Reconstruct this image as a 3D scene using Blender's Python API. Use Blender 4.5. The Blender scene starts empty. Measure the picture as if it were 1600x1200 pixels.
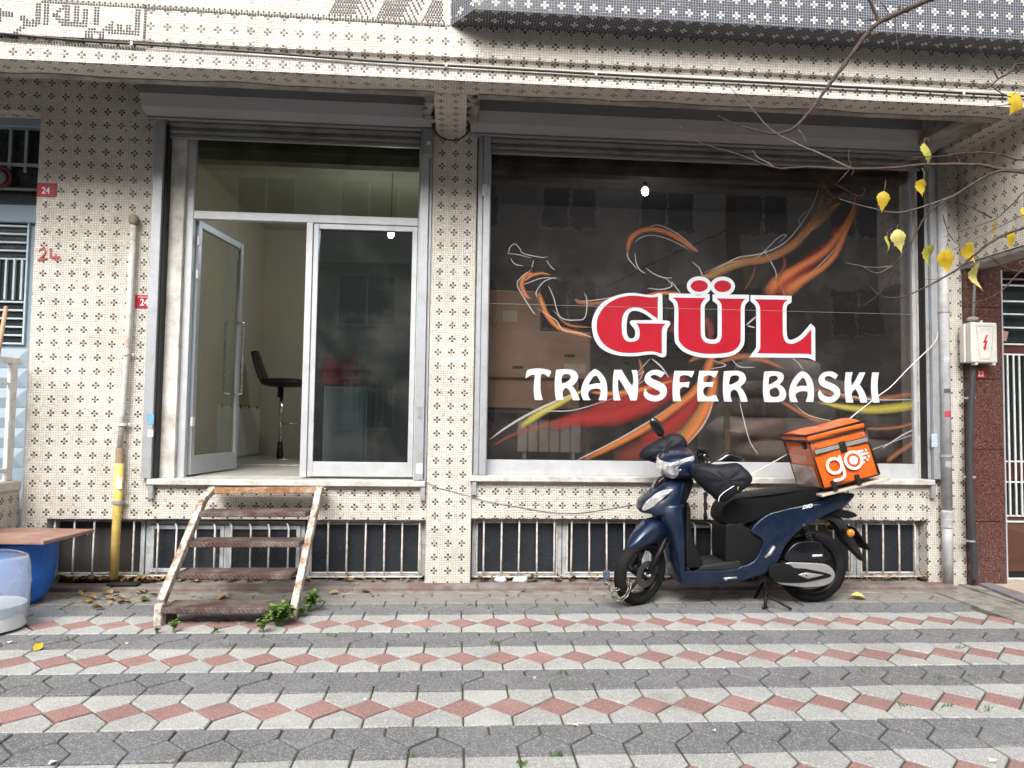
import bpy, bmesh, math, random
from mathutils import Vector, Matrix
random.seed(7)
sc = bpy.context.scene
col = sc.collection
R = math.radians
# ---------------------------------------------------------------- camera
PITCH, YAW, ROLL, FOC = 0.05208, 0.07274, 0.01437, 1145.0
CP = Vector((0, -5.78, 1.28))
_F = Vector((math.sin(YAW)*math.cos(PITCH), math.cos(YAW)*math.cos(PITCH), math.sin(PITCH)))
_R0 = Vector((math.cos(YAW), -math.sin(YAW), 0)); _U0 = _R0.cross(_F)
_R = _R0*math.cos(ROLL) + _U0*math.sin(ROLL); _U = -_R0*math.sin(ROLL) + _U0*math.cos(ROLL)
cam = bpy.data.cameras.new('camera'); co = bpy.data.objects.new('camera', cam); col.objects.link(co)
M = Matrix.Identity(4)
for i in range(3):
    M[i][0], M[i][1], M[i][2], M[i][3] = _R[i], _U[i], -_F[i], CP[i]
co.matrix_world = M
cam.sensor_width = 36; cam.lens = 36*FOC/1600; cam.clip_start = .05; cam.clip_end = 400
sc.camera = co
# ---------------------------------------------------------------- sky, sun, exposure
SUN_EL, SUN_AZ = R(42), R(196)        # overcast: soft light from above the street
w = bpy.data.worlds.new('World'); sc.world = w; w.use_nodes = True
nt = w.node_tree; bg = nt.nodes['Background']
sky = nt.nodes.new('ShaderNodeTexSky'); sky.sky_type = 'NISHITA'; sky.sun_disc = False
sky.sun_elevation = SUN_EL; sky.sun_rotation = SUN_AZ; sky.dust_density = 6; sky.air_density = 1.2; sky.ozone_density = 1
hs = nt.nodes.new('ShaderNodeHueSaturation'); hs.inputs['Saturation'].default_value = .3
nt.links.new(sky.outputs[0], hs.inputs['Color']); nt.links.new(hs.outputs[0], bg.inputs[0])
bg.inputs[1].default_value = .15
sun = bpy.data.lights.new('sun', 'SUN'); sun.energy = 1.5; sun.angle = R(35); sun.color = (1, .97, .93)
so = bpy.data.objects.new('sun', sun); col.objects.link(so)
sd = Vector((math.sin(SUN_AZ)*math.cos(SUN_EL), math.cos(SUN_AZ)*math.cos(SUN_EL), math.sin(SUN_EL)))
so.rotation_euler = sd.to_track_quat('Z', 'Y').to_euler(); so.location = sd*30
sc.view_settings.view_transform = 'Standard'; sc.view_settings.look = 'None'
sc.view_settings.gamma = 1; sc.view_settings.exposure = .92
try: sc.view_settings.use_curve_mapping = False
except Exception: pass
sc.cycles.max_bounces = 7; sc.cycles.diffuse_bounces = 3; sc.cycles.glossy_bounces = 3
sc.cycles.transparent_max_bounces = 12; sc.cycles.caustics_reflective = False; sc.cycles.caustics_refractive = False
sc.cycles.use_denoising = True
# ---------------------------------------------------------------- place finding: photo pixel -> point on a real plane
def ray(px, py): return _F + _R*((px-800)/FOC) - _U*((py-600)/FOC)
def W(px, py, Y=0.0):
    d = ray(px, py); return CP + d*((Y-CP.y)/d.y)
def G(px, py, z=0.0):
    d = ray(px, py); return CP + d*((z-CP.z)/d.z)
def pix(P):
    d = Vector(P)-CP; k = d.dot(_F); return (800+FOC*d.dot(_R)/k, 600-FOC*d.dot(_U)/k) if k > .05 else (-9e9, -9e9)
# ---------------------------------------------------------------- object helpers
def wloc(o):
    v = Vector((0, 0, 0))
    while o: v += o.location; o = o.parent
    return v
def tag(o, label=None, cat=None, group=None, kind=None):
    if label: o['label'] = label
    if cat: o['category'] = cat
    if group: o['group'] = group
    if kind: o['kind'] = kind
    return o
def thing(name, label, cat, loc=(0, 0, 0), rot=(0, 0, 0), group=None):
    o = bpy.data.objects.new(name, None); o.empty_display_size = .1; col.objects.link(o)
    o.location = loc; o.rotation_euler = rot
    return tag(o, label, cat, group)
def link(name, me, parent=None):
    o = bpy.data.objects.new(name, me); col.objects.link(o); o.parent = parent; return o
class MB:
    def __init__(s): s.v = []; s.f = []; s.m = []
    def add(s, vs, fs, m=0):
        n = len(s.v); s.v += [tuple(v) for v in vs]; s.f += [tuple(i+n for i in f) for f in fs]; s.m += [m]*len(fs); return s
    def box(s, x0, x1, y0, y1, z0, z1, m=0):
        return s.add([(x0,y0,z0),(x1,y0,z0),(x1,y1,z0),(x0,y1,z0),(x0,y0,z1),(x1,y0,z1),(x1,y1,z1),(x0,y1,z1)],
            [(0,3,2,1),(4,5,6,7),(0,1,5,4),(1,2,6,5),(2,3,7,6),(3,0,4,7)], m)
    def tube(s, pts, r, n=8, m=0, closed=False, flat=1.0):
        pts = [Vector(p) for p in pts]; k = len(pts); rs = r if isinstance(r, (list, tuple)) else [r]*k
        up = Vector((0, 0, 1)); vs = []; prev = None
        for i, p in enumerate(pts):
            a = pts[(i-1) % k] if (i or closed) else p; b = pts[(i+1) % k] if (i < k-1 or closed) else p
            t = (b-a).normalized()
            if prev is None:
                ref = up if abs(t.dot(up)) < .95 else Vector((1, 0, 0)); u = t.cross(ref).normalized()
            else: u = (prev - t*prev.dot(t)).normalized()
            prev = u; q = t.cross(u)
            for j in range(n):
                an = 2*math.pi*j/n; vs.append(p + (u*math.cos(an) + q*math.sin(an)*flat)*rs[i])
        fs = []
        for i in range(k if closed else k-1):
            for j in range(n):
                a = i*n+j; b = i*n+(j+1) % n; c = ((i+1) % k)*n+(j+1) % n; d = ((i+1) % k)*n+j; fs.append((a, b, c, d))
        if not closed: fs += [tuple(range(n-1, -1, -1)), tuple((k-1)*n+j for j in range(n))]
        return s.add(vs, fs, m)
    def prism(s, poly, y0, y1, m=0):            # outline in (x, z), pushed along y
        n = len(poly); ar = sum(poly[i][0]*poly[(i+1) % n][1]-poly[(i+1) % n][0]*poly[i][1] for i in range(n))
        if ar < 0: poly = poly[::-1]
        if y1 < y0: y0, y1 = y1, y0
        vs = [(p[0], y0, p[1]) for p in poly] + [(p[0], y1, p[1]) for p in poly]
        fs = [tuple(range(n)), tuple(range(2*n-1, n-1, -1))] + [((i+1) % n, i, n+i, n+(i+1) % n) for i in range(n)]
        return s.add(vs, fs, m)
    def loft(s, rings, m=0, cap=True):
        n = len(rings[0]); vs = [p for r in rings for p in r]; fs = []
        for i in range(len(rings)-1):
            for j in range(n): fs.append((i*n+j, i*n+(j+1) % n, (i+1)*n+(j+1) % n, (i+1)*n+j))
        if cap: fs += [tuple(range(n-1, -1, -1)), tuple((len(rings)-1)*n+j for j in range(n))]
        return s.add(vs, fs, m)
    def lathe(s, prof, c, ax='z', n=24, m=0):   # profile (radius, height)
        rings = []
        for r, h in prof:
            ring = []
            for j in range(n):
                a = 2*math.pi*j/n; x, y = r*math.cos(a), r*math.sin(a)
                p = {'z': (x, y, h), 'y': (x, h, y), 'x': (h, x, y)}[ax]
                ring.append((c[0]+p[0], c[1]+p[1], c[2]+p[2]))
            rings.append(ring)
        return s.loft(rings, m, False)
    def ellipsoid(s, c, r, n=16, k=10, m=0, e=1.0):
        rings = []
        for i in range(k+1):
            a = -math.pi/2 + math.pi*i/k; ca = max(1e-3, math.cos(a))**e; sa = math.copysign(abs(math.sin(a))**e, a)
            rings.append([(c[0]+r[0]*ca*math.copysign(abs(math.cos(t))**e, math.cos(t)), c[1]+r[1]*ca*math.copysign(abs(math.sin(t))**e, math.sin(t)), c[2]+r[2]*sa) for t in [2*math.pi*j/n for j in range(n)]])
        return s.loft(rings, m)
    def map(s, fn): s.v = [tuple(fn(Vector(v))) for v in s.v]; return s
    def mesh(s, name, mats, off=Vector((0, 0, 0)), bevel=0, seg=1, smooth=False, uv=None, recalc=True):
        me = bpy.data.meshes.new(name)
        me.from_pydata([Vector(v)-off for v in s.v], [], s.f)
        for i, k in enumerate(s.m): me.polygons[i].material_index = k
        mats = mats if isinstance(mats, (list, tuple)) else [mats]
        for mm in mats: me.materials.append(mm)
        if bevel or recalc:
            bm = bmesh.new(); bm.from_mesh(me)
            if recalc: bmesh.ops.recalc_face_normals(bm, faces=bm.faces)
            if bevel:
                bm.normal_update()
                es = [e for e in bm.edges if len(e.link_faces) == 2 and e.calc_face_angle(0) > R(28)]
                bmesh.ops.bevel(bm, geom=es, offset=bevel, segments=seg, profile=.5, affect='EDGES', clamp_overlap=True)
            bm.to_mesh(me); bm.free()
        if uv:
            ox, oz, pr = uv; ul = me.uv_layers.new(name='UVMap')
            for p in me.polygons:
                nx, ny, nz = map(abs, p.normal)
                for li in p.loop_indices:
                    v = me.vertices[me.loops[li].vertex_index].co + off
                    if ny >= nx and ny >= nz: q = (v.x-ox, v.z-oz)
                    elif nx >= nz: q = (v.y, v.z-oz)
                    else: q = (v.x-ox, v.y)
                    ul.data[li].uv = (q[0]/pr*6, q[1]/pr*6)
        if smooth:
            for p in me.polygons: p.use_smooth = True
            if smooth is not True: me.set_sharp_from_angle(angle=R(smooth))
        return me
    def build(s, name, mats, parent=None, local=False, **k):
        off = Vector((0, 0, 0)) if local else wloc(parent)
        return link(name, s.mesh(name, mats, off, **k), parent)
def B(name, mat, parent, x0, x1, y0, y1, z0, z1, bevel=.003, **k):
    return MB().box(x0, x1, y0, y1, z0, z1).build(name, mat, parent, bevel=bevel, **k)
def catmull(pts, n=6, closed=False):
    pts = [Vector(p) for p in pts]; k = len(pts); out = []
    for i in range(k if closed else k-1):
        p0 = pts[(i-1) % k] if (i or closed) else pts[0]*2-pts[1]; p1 = pts[i]; p2 = pts[(i+1) % k]
        p3 = pts[(i+2) % k] if (i < k-2 or closed) else pts[-1]*2-pts[-2]
        for j in range(n):
            t = j/n; out.append(.5*((2*p1)+(p2-p0)*t+(2*p0-5*p1+4*p2-p3)*t*t+(3*p1-p0-3*p2+p3)*t**3))
    if not closed: out.append(pts[-1])
    return out
def text_mesh(s, size, depth=.001, bold=0.0, shear=0.0):
    cu = bpy.data.curves.new('lettering', 'FONT'); cu.body = s; cu.size = size; cu.extrude = depth; cu.offset = bold; cu.shear = shear
    cu.align_x = 'CENTER'; cu.align_y = 'CENTER'; cu.resolution_u = 4
    o = bpy.data.objects.new('lettering', cu); col.objects.link(o)
    bpy.context.view_layer.update()
    me = bpy.data.meshes.new_from_object(o.evaluated_get(bpy.context.evaluated_depsgraph_get()))
    bpy.data.objects.remove(o); return me
def put_text(name, s, size, mat, parent, pos, rot=(R(90), 0, 0), depth=.001, bold=0.0, sx=1.0, local=False, shear=0.0):
    me = text_mesh(s, size, depth, bold, shear); me.materials.clear(); me.materials.append(mat)
    o = link(name, me, parent); o.location = Vector(pos)-(Vector((0, 0, 0)) if local else wloc(parent)); o.rotation_euler = rot; o.scale = (sx, 1, 1); return o
def shape_mesh(polys, offset=0.0, depth=.001):  # flat filled outlines in (x, z): list of closed loops, holes allowed
    cu = bpy.data.curves.new('shape', 'CURVE'); cu.dimensions = '2D'; cu.fill_mode = 'BOTH'; cu.extrude = depth; cu.offset = offset
    for p in polys:
        sp = cu.splines.new('POLY'); sp.points.add(len(p)-1); sp.use_cyclic_u = True
        for i, q in enumerate(p): sp.points[i].co = (q[0], q[1], 0, 1)
    o = bpy.data.objects.new('shape', cu); col.objects.link(o); bpy.context.view_layer.update()
    me = bpy.data.meshes.new_from_object(o.evaluated_get(bpy.context.evaluated_depsgraph_get()))
    bpy.data.objects.remove(o); return me
# ---------------------------------------------------------------- materials
def nodes(name):
    m = bpy.data.materials.new(name); m.use_nodes = True; t = m.node_tree; return m, t, t.nodes['Principled BSDF']
def N(t, kind, **k):
    n = t.nodes.new('ShaderNode'+kind)
    for a, b in k.items(): setattr(n, a, b)
    return n
def math_n(t, op, a, b=None, c=None):
    n = N(t, 'Math', operation=op)
    for i, q in enumerate((a, b, c)):
        if q is None: continue
        if isinstance(q, (int, float)): n.inputs[i].default_value = q
        else: t.links.new(q, n.inputs[i])
    return n.outputs[0]
def mixc(t, fac, a, b, mode='MIX'):
    n = N(t, 'Mix', data_type='RGBA', blend_type=mode)
    for i, q in ((0, fac), (6, a), (7, b)):
        if isinstance(q, (int, float)): n.inputs[i].default_value = q
        elif isinstance(q, tuple): n.inputs[i].default_value = q if len(q) == 4 else q+(1,)
        else: t.links.new(q, n.inputs[i])
    return n.outputs[2]
def ramp(t, fac, lo, hi, a=(0, 0, 0), b=(1, 1, 1)):
    n = N(t, 'ValToRGB'); t.links.new(fac, n.inputs[0]); e = n.color_ramp.elements
    e[0].position = lo; e[1].position = hi; e[0].color = a+(1,); e[1].color = b+(1,); return n.outputs[0]
def noise(t, scale, detail=4, rough=.6, vec=None, out=0):
    n = N(t, 'TexNoise'); n.inputs['Scale'].default_value = scale; n.inputs['Detail'].default_value = detail; n.inputs['Roughness'].default_value = rough
    if vec is None:
        c = N(t, 'TexCoord'); vec = c.outputs['Object']
    t.links.new(vec, n.inputs['Vector']); return n.outputs[out]
def mat(name, c, rough=.5, metal=0, var=.18, scale=6, bump=0, bscale=60, coat=0, dirt=None, dirt_amt=.5, dscale=4, spec=None, rvar=.12):
    m, t, b = nodes(name); b.inputs['Metallic'].default_value = metal; b.inputs['Coat Weight'].default_value = coat
    b.inputs['Coat Roughness'].default_value = .08
    if spec is not None: b.inputs['Specular IOR Level'].default_value = spec
    f = noise(t, scale)
    lo = tuple(max(0, x*(1-var)) for x in c); hi = tuple(min(1, x*(1+var*.6)) for x in c)
    cc = mixc(t, ramp(t, f, .3, .7), lo, hi)
    if dirt:
        g = ramp(t, noise(t, dscale, 8, .7), .5-.1*dirt_amt, .72-.12*dirt_amt)
        cc = mixc(t, math_n(t, 'MULTIPLY', g, min(1, dirt_amt*1.4)), cc, dirt)
    t.links.new(cc, b.inputs['Base Color'])
    t.links.new(math_n(t, 'MULTIPLY_ADD', noise(t, scale*3), rvar*2, rough-rvar), b.inputs['Roughness'])
    if bump:
        bp = N(t, 'Bump'); bp.inputs['Strength'].default_value = bump; bp.inputs['Distance'].default_value = .004
        t.links.new(noise(t, bscale, 5), bp.inputs['Height']); t.links.new(bp.outputs[0], b.inputs['Normal'])
    return m
def mosaic(name, tile, grout, dot, centre, rough=.35, stain=.5, phase=3, dvar=.0):
    m, t, b = nodes(name); uvn = N(t, 'UVMap'); uv = uvn.outputs[0]
    warp = N(t, 'VectorMath', operation='MULTIPLY_ADD'); t.links.new(noise(t, .35, 2, .5, uv, 1), warp.inputs[0]); warp.inputs[1].default_value = (.5, .5, 0); t.links.new(uv, warp.inputs[2])
    sh = N(t, 'TexVoronoi', voronoi_dimensions='2D', distance='CHEBYCHEV'); sh.inputs['Scale'].default_value = .06; sh.inputs['Randomness'].default_value = .3; t.links.new(uv, sh.inputs['Vector'])
    w2 = N(t, 'VectorMath', operation='MULTIPLY_ADD'); t.links.new(sh.outputs['Color'], w2.inputs[0]); w2.inputs[1].default_value = (.22, .22, 0); t.links.new(warp.outputs[0], w2.inputs[2])
    sx = N(t, 'SeparateXYZ'); t.links.new(w2.outputs[0], sx.inputs[0])
    off = -.36
    U = math_n(t, 'ADD', sx.outputs[0], off); V = math_n(t, 'ADD', sx.outputs[1], off)
    iu, iv = math_n(t, 'FLOOR', math_n(t, 'ADD', U, .5)), math_n(t, 'FLOOR', math_n(t, 'ADD', V, .5))
    fu = math_n(t, 'ABSOLUTE', math_n(t, 'SUBTRACT', U, iu)); fv = math_n(t, 'ABSOLUTE', math_n(t, 'SUBTRACT', V, iv))
    mu = math_n(t, 'ABSOLUTE', math_n(t, 'SUBTRACT', math_n(t, 'FLOORED_MODULO', math_n(t, 'ADD', iu, 3), 6), 3))
    mv = math_n(t, 'ABSOLUTE', math_n(t, 'SUBTRACT', math_n(t, 'FLOORED_MODULO', math_n(t, 'ADD', iv, 3), 6), 3))
    d = math_n(t, 'ADD', mu, mv)
    isdot = math_n(t, 'COMPARE', d, 1, .3); iscen = math_n(t, 'LESS_THAN', d, .3)
    edge = math_n(t, 'MAXIMUM', fu, fv)
    tilem = ramp(t, math_n(t, 'MULTIPLY_ADD', isdot, .035, edge), .36, .43, (1, 1, 1), (0, 0, 0))
    cb = N(t, 'CombineXYZ'); t.links.new(iu, cb.inputs[0]); t.links.new(iv, cb.inputs[1])
    wn = N(t, 'TexWhiteNoise', noise_dimensions='2D'); t.links.new(cb.outputs[0], wn.inputs['Vector'])
    tv = ramp(t, wn.outputs[0], 0, 1, tuple(x*.86 for x in tile), tuple(min(1, x*1.06) for x in tile))
    c = mixc(t, iscen, tv, mixc(t, wn.outputs[0], centre, tuple(x*.6 for x in centre)))
    c = mixc(t, isdot, c, mixc(t, wn.outputs[0], dot, tuple(min(1, x*1.6+dvar) for x in dot)))
    g = mixc(t, noise(t, .5, 4, .6, uv), tuple(x*.75 for x in grout), tuple(x*1.2 for x in grout))
    tilem = math_n(t, 'MULTIPLY', tilem, math_n(t, 'LESS_THAN', math_n(t, 'ADD', wn.outputs[0], math_n(t, 'MULTIPLY', ramp(t, noise(t, .09, 3, .6, uv), .5, .75), .035)), .992))
    c = mixc(t, tilem, g, c)
    st = ramp(t, noise(t, .045, 8, .72, uv), .38, .72)
    c = mixc(t, math_n(t, 'MULTIPLY', st, stain), c, mixc(t, .75, c, (.30, .25, .19), 'MULTIPLY'))
    t.links.new(c, b.inputs['Base Color'])
    t.links.new(mixc(t, tilem, (.85, .85, .85), (rough,)*3), b.inputs['Roughness'])
    bp = N(t, 'Bump'); bp.inputs['Strength'].default_value = .7; bp.inputs['Distance'].default_value = .0035
    h = math_n(t, 'ADD', ramp(t, edge, .28, .47, (1, 1, 1), (0, 0, 0)), math_n(t, 'MULTIPLY', wn.outputs[0], .35))
    t.links.new(h, bp.inputs['Height']); t.links.new(bp.outputs[0], b.inputs['Normal'])
    return m
def glass(name, tint=(.8, .82, .82), film=0.0, film_col=(.03, .028, .027), rough=.0, dirt=.06, wav=0.0):
    m, t, b = nodes(name); out = t.nodes['Material Output']; t.nodes.remove(b)
    tr = N(t, 'BsdfTransparent'); tr.inputs[0].default_value = tint+(1,)
    gl = N(t, 'BsdfGlossy'); gl.inputs['Roughness'].default_value = rough; gl.inputs[0].default_value = (.9, .92, .95, 1)
    if wav:
        bw_ = N(t, 'Bump'); bw_.inputs['Strength'].default_value = wav; bw_.inputs['Distance'].default_value = .02; t.links.new(noise(t, 2.6, 4, .55), bw_.inputs['Height']); t.links.new(bw_.outputs[0], gl.inputs['Normal'])
    df = N(t, 'BsdfDiffuse'); df.inputs[0].default_value = film_col+(1,)
    dd = N(t, 'BsdfDiffuse'); dd.inputs[0].default_value = (.5, .48, .44, 1)
    m1 = N(t, 'MixShader'); m1.inputs[0].default_value = film; t.links.new(tr.outputs[0], m1.inputs[1]); t.links.new(df.outputs[0], m1.inputs[2])
    md = N(t, 'MixShader'); t.links.new(math_n(t, 'MULTIPLY', ramp(t, noise(t, 2.2, 8, .72), .45, .8), dirt), md.inputs[0]); t.links.new(m1.outputs[0], md.inputs[1]); t.links.new(dd.outputs[0], md.inputs[2])
    fr = N(t, 'Fresnel'); fr.inputs[0].default_value = 1.5
    m2 = N(t, 'MixShader'); t.links.new(math_n(t, 'MULTIPLY', math_n(t, 'MULTIPLY', fr.outputs[0], math_n(t, 'SUBTRACT', 1.0, N(t, 'NewGeometry').outputs['Backfacing'])), 1.7), m2.inputs[0]); t.links.new(md.outputs[0], m2.inputs[1]); t.links.new(gl.outputs[0], m2.inputs[2])
    t.links.new(m2.outputs[0], out.inputs[0]); return m
def emit(name, c, s):
    m, t, b = nodes(name); b.inputs['Emission Color'].default_value = c+(1,); b.inputs['Emission Strength'].default_value = s; b.inputs['Base Color'].default_value = c+(1,); return m
def paver_mat(name, c, speck, amt=.5):
    m, t, b = nodes(name); b.inputs['Roughness'].default_value = .85; b.inputs['Specular IOR Level'].default_value = .25
    oi = N(t, 'ObjectInfo'); geo = N(t, 'NewGeometry'); pos = geo.outputs['Position']
    c1 = mixc(t, oi.outputs['Random'], tuple(x*.84 for x in c), tuple(x*1.1 for x in c))
    c1 = mixc(t, ramp(t, noise(t, 2.3, 6, .65, pos), .35, .7), c1, tuple(x*.72 for x in c))
    vo = N(t, 'TexVoronoi'); vo.inputs['Scale'].default_value = 170; t.links.new(pos, vo.inputs['Vector'])
    s1 = ramp(t, vo.outputs['Color'], .62, .7)
    c1 = mixc(t, math_n(t, 'MULTIPLY', s1, amt), c1, speck)
    s2 = ramp(t, noise(t, 210, 2, .5, pos), .53, .64)
    c1 = mixc(t, math_n(t, 'MULTIPLY', s2, .8), c1, tuple(x*.45 for x in c))
    s3 = ramp(t, noise(t, 1.1, 9, .75, pos), .56, .72)
    c1 = mixc(t, math_n(t, 'MULTIPLY', s3, .45), c1, (.16, .14, .11))
    t.links.new(c1, b.inputs['Base Color'])
    bp = N(t, 'Bump'); bp.inputs['Strength'].default_value = .45; bp.inputs['Distance'].default_value = .003
    t.links.new(math_n(t, 'ADD', noise(t, 190, 3, .6, pos), vo.outputs['Distance']), bp.inputs['Height']); t.links.new(bp.outputs[0], b.inputs['Normal'])
    return m
# ================================================================ materials in use
MOS = mosaic('cream_mosaic', (.81, .775, .705), (.53, .495, .44), (.012, .010, .009), (.52, .44, .33))
MOSP = mosaic('plain_cream_mosaic', (.81, .775, .705), (.53, .495, .44), (.80, .765, .695), (.81, .775, .705))
MOSD = mosaic('navy_mosaic', (.026, .032, .052), (.30, .31, .33), (.72, .70, .66), (.62, .48, .36), rough=.22, stain=.1)
PLASTER = mat('grey_plaster', (.33, .32, .30), .85, var=.3, scale=5, bump=.5, bscale=30, dirt=(.12, .10, .085), dirt_amt=.6)
REVEAL = mat('white_reveal_plaster', (.72, .70, .66), .8, var=.15, scale=9, bump=.4, bscale=45, dirt=(.35, .31, .26), dirt_amt=.5, dscale=7)
ALU = mat('silver_aluminium', (.60, .62, .65), .42, metal=.35, var=.08, scale=5, dirt=(.42, .42, .41), dirt_amt=.3, dscale=8)
ALUD = mat('shutter_grey_aluminium', (.30, .31, .32), .5, metal=.3, var=.06, scale=2, dirt=(.2, .2, .19), dirt_amt=.25)
GUIDE = mat('shutter_guide_aluminium', (.46, .48, .51), .45, metal=.4, var=.1, scale=6, dirt=(.24, .23, .21), dirt_amt=.4, dscale=6)
BLACK = mat('black_rubber_and_gap_shade', (.012, .012, .013), .7)
SILL = mat('pale_marble_sill', (.62, .61, .58), .5, var=.15, scale=12, bump=.2, dirt=(.30, .27, .22), dirt_amt=.5, dscale=9)
GLASS = glass('clear_door_glass', (.80, .83, .82), .0, dirt=.10)
GLASST = glass('tinted_transom_glass', (.66, .67, .58), .12, (.16, .16, .11), dirt=.10)
GLASSD = glass('dark_door_glass', (.46, .51, .53), .12, (.02, .025, .028), dirt=.08)
GLASSW = glass('window_glass_with_dark_film', (.83, .795, .775), .18, (.040, .034, .032), dirt=.06, wav=.05)
GLASSB = mat('rippled_basement_glass', (.020, .024, .030), .25, var=.2, scale=3, bump=.5, bscale=70, dirt=(.07, .07, .07), dirt_amt=.12, dscale=14)
WFRAME = mat('worn_grey_window_paint', (.44, .47, .49), .55, var=.15, scale=10, bump=.3, dirt=(.20, .18, .16), dirt_amt=.5, dscale=12)
BARM = mat('rusty_white_bar_paint', (.72, .70, .66), .6, var=.15, scale=18, bump=.3, dirt=(.28, .15, .08), dirt_amt=.45, dscale=22)
MESHM = mat('dark_perforated_sheet', (.045, .040, .038), .6, var=.2)
KERB = mat('red_painted_kerb', (.19, .125, .115), .85, var=.25, scale=7, bump=.5, bscale=60, dirt=(.25, .23, .21), dirt_amt=.75, dscale=5)
MORTAR = mat('grey_mortar', (.30, .285, .26), .95, var=.3, scale=6, bump=.6, bscale=70, dirt=(.10, .085, .06), dirt_amt=.6, dscale=7)
JOINT = mat('dark_joint_sand', (.085, .078, .062), .95, var=.4, scale=20, dirt=(.06, .085, .03), dirt_amt=.5, dscale=3)
PW = paver_mat('white_terrazzo_paver', (.46, .463, .45), (.66, .66, .64))
PD = paver_mat('dark_grey_terrazzo_paver', (.20, .202, .207), (.48, .48, .48), .42)
PR = paver_mat('red_terrazzo_paver', (.375, .22, .20), (.52, .38, .345), .35)
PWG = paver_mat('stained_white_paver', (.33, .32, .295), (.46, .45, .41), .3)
GRAN = None
ASPH = mat('asphalt', (.055, .055, .057), .9, var=.3, scale=30, bump=.4)
CREAMW = mat('cream_room_paint', (.60, .545, .44), .8, var=.08, scale=2)
CEIL = mat('room_ceiling_paint', (.55, .53, .48), .9, var=.06)
FLOORT = mat('grey_room_floor', (.42, .41, .38), .45, var=.2, scale=4)
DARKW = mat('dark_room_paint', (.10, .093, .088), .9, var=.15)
BLUEDOOR = mat('blue_grey_door_paint', (.27, .345, .41), .45, var=.08, scale=4, dirt=(.16, .19, .22), dirt_amt=.3)
BLUEBAR = mat('pale_blue_bar_paint', (.47, .56, .60), .45, var=.08)
WHITEP = mat('white_metal_paint', (.74, .75, .75), .45, var=.08, scale=10, dirt=(.38, .30, .22), dirt_amt=.3, dscale=18)
REDP = mat('red_enamel', (.42, .012, .03), .35, var=.06, coat=.3)
WHITEE = mat('white_enamel', (.80, .79, .78), .4, var=.04)
def granite(name):
    m, t, b = nodes(name); b.inputs['Roughness'].default_value = .18
    vo = N(t, 'TexVoronoi'); vo.inputs['Scale'].default_value = 190; tc = N(t, 'TexCoord'); t.links.new(tc.outputs['Object'], vo.inputs['Vector'])
    c = mixc(t, ramp(t, vo.outputs['Color'], .25, .75), (.040, .010, .008), (.14, .052, .042))
    c = mixc(t, ramp(t, noise(t, 260, 3), .56, .62), c, (.025, .02, .02)); c = mixc(t, ramp(t, noise(t, 300, 2, .5), .64, .68), c, (.55, .45, .42))
    t.links.new(c, b.inputs['Base Color']); return m
GRAN = granite('polished_red_granite')

# ================================================================ setting: road, pavement
ground = MB().box(-60, 60, -60, 30, -.30, -.09).build('road', ASPH, None); tag(ground, kind='structure')
pave = MB().box(-9, 9, -4.6, 0.0, -.085, -.012).build('pavement', JOINT, None); tag(pave, kind='structure')
PWD, PS, PP = .213, .0925, .107; GAP = .0044
def inset(poly, d):
    n = len(poly); out = []
    cx = sum(p[0] for p in poly)/n; cy = sum(p[1] for p in poly)/n
    for i in range(n):
        a, b, c = Vector(poly[i-1]), Vector(poly[i]), Vector(poly[(i+1) % n])
        e1 = (b-a).normalized(); e2 = (c-b).normalized(); n1 = Vector((-e1.y, e1.x)); n2 = Vector((-e2.y, e2.x))
        bis = (n1+n2).normalized(); out.append(tuple(b+bis*(d/max(.3, bis.dot(n1)))))
    return out
def paver_mb(poly, ch=.005, h=.05):
    p0 = inset(poly, GAP); p1 = inset(poly, GAP+ch); n = len(p0); mb = MB()
    vs = [(x, y, -h) for x, y in p0]+[(x, y, -ch*.8) for x, y in p0]+[(x, y, 0) for x, y in p1]
    fs = [tuple(2*n+i for i in range(n))]
    for k in (0, n): fs += [(k+i, k+(i+1) % n, k+n+(i+1) % n, k+n+i) for i in range(n)]
    return mb.add(vs, fs)
hw = PWD/2
houseV = [(-hw, PS/2), (-hw, -PS/2), (0, -PS/2-PP), (hw, -PS/2), (hw, PS/2)]        # flat edge far, point near
houseA = [(hw, -PS/2), (hw, PS/2), (0, PS/2+PP), (-hw, PS/2), (-hw, -PS/2)]         # flat edge near, point far
diam = [(-hw, 0), (0, -PP), (hw, 0), (0, PP)]
pm = {}
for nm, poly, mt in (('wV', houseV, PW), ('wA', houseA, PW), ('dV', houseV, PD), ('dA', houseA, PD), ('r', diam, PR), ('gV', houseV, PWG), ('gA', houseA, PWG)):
    pm[nm] = (paver_mb(poly), mt, paver_mb(poly).mesh('paver', mt))
rows = []
X0 = -.38; PER = .6925
for k in range(-1, 6):
    d0 = -.53 - k*PER                                         # near edge of a white band / far edge of a dark band
    if k == -1:
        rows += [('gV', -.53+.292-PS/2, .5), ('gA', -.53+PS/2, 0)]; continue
    rows += [('dV', d0-PS/2, .5*0+0.0), ('dA', d0-.292+PS/2, .5)]
    w0 = d0-.292
    rows += [('wV', w0-PS/2, .5), ('wA', d0-PER+PS/2, .5), ('r', w0-.2, 0)]
rail_a, rail_b = Vector((4.02, -.02)), Vector((3.80, -1.05))       # border of the neighbour's ramp
cand = []
for kind, y, ph in rows:
    for i in range(-40, 41):
        x = X0 + (i+ph)*PWD
        xr = rail_b.x + (y-rail_b.y)/(rail_a.y-rail_b.y)*(rail_a.x-rail_b.x)
        if abs(x) > 8.5 or (y > -1.05 and x > xr-.10): continue
        px, py = pix((x, y, 0)); d = (Vector((x, y, 0))-CP).length
        cand.append((not (-60 < px < 1660 and py < 1250), d, kind, x, y))
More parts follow.
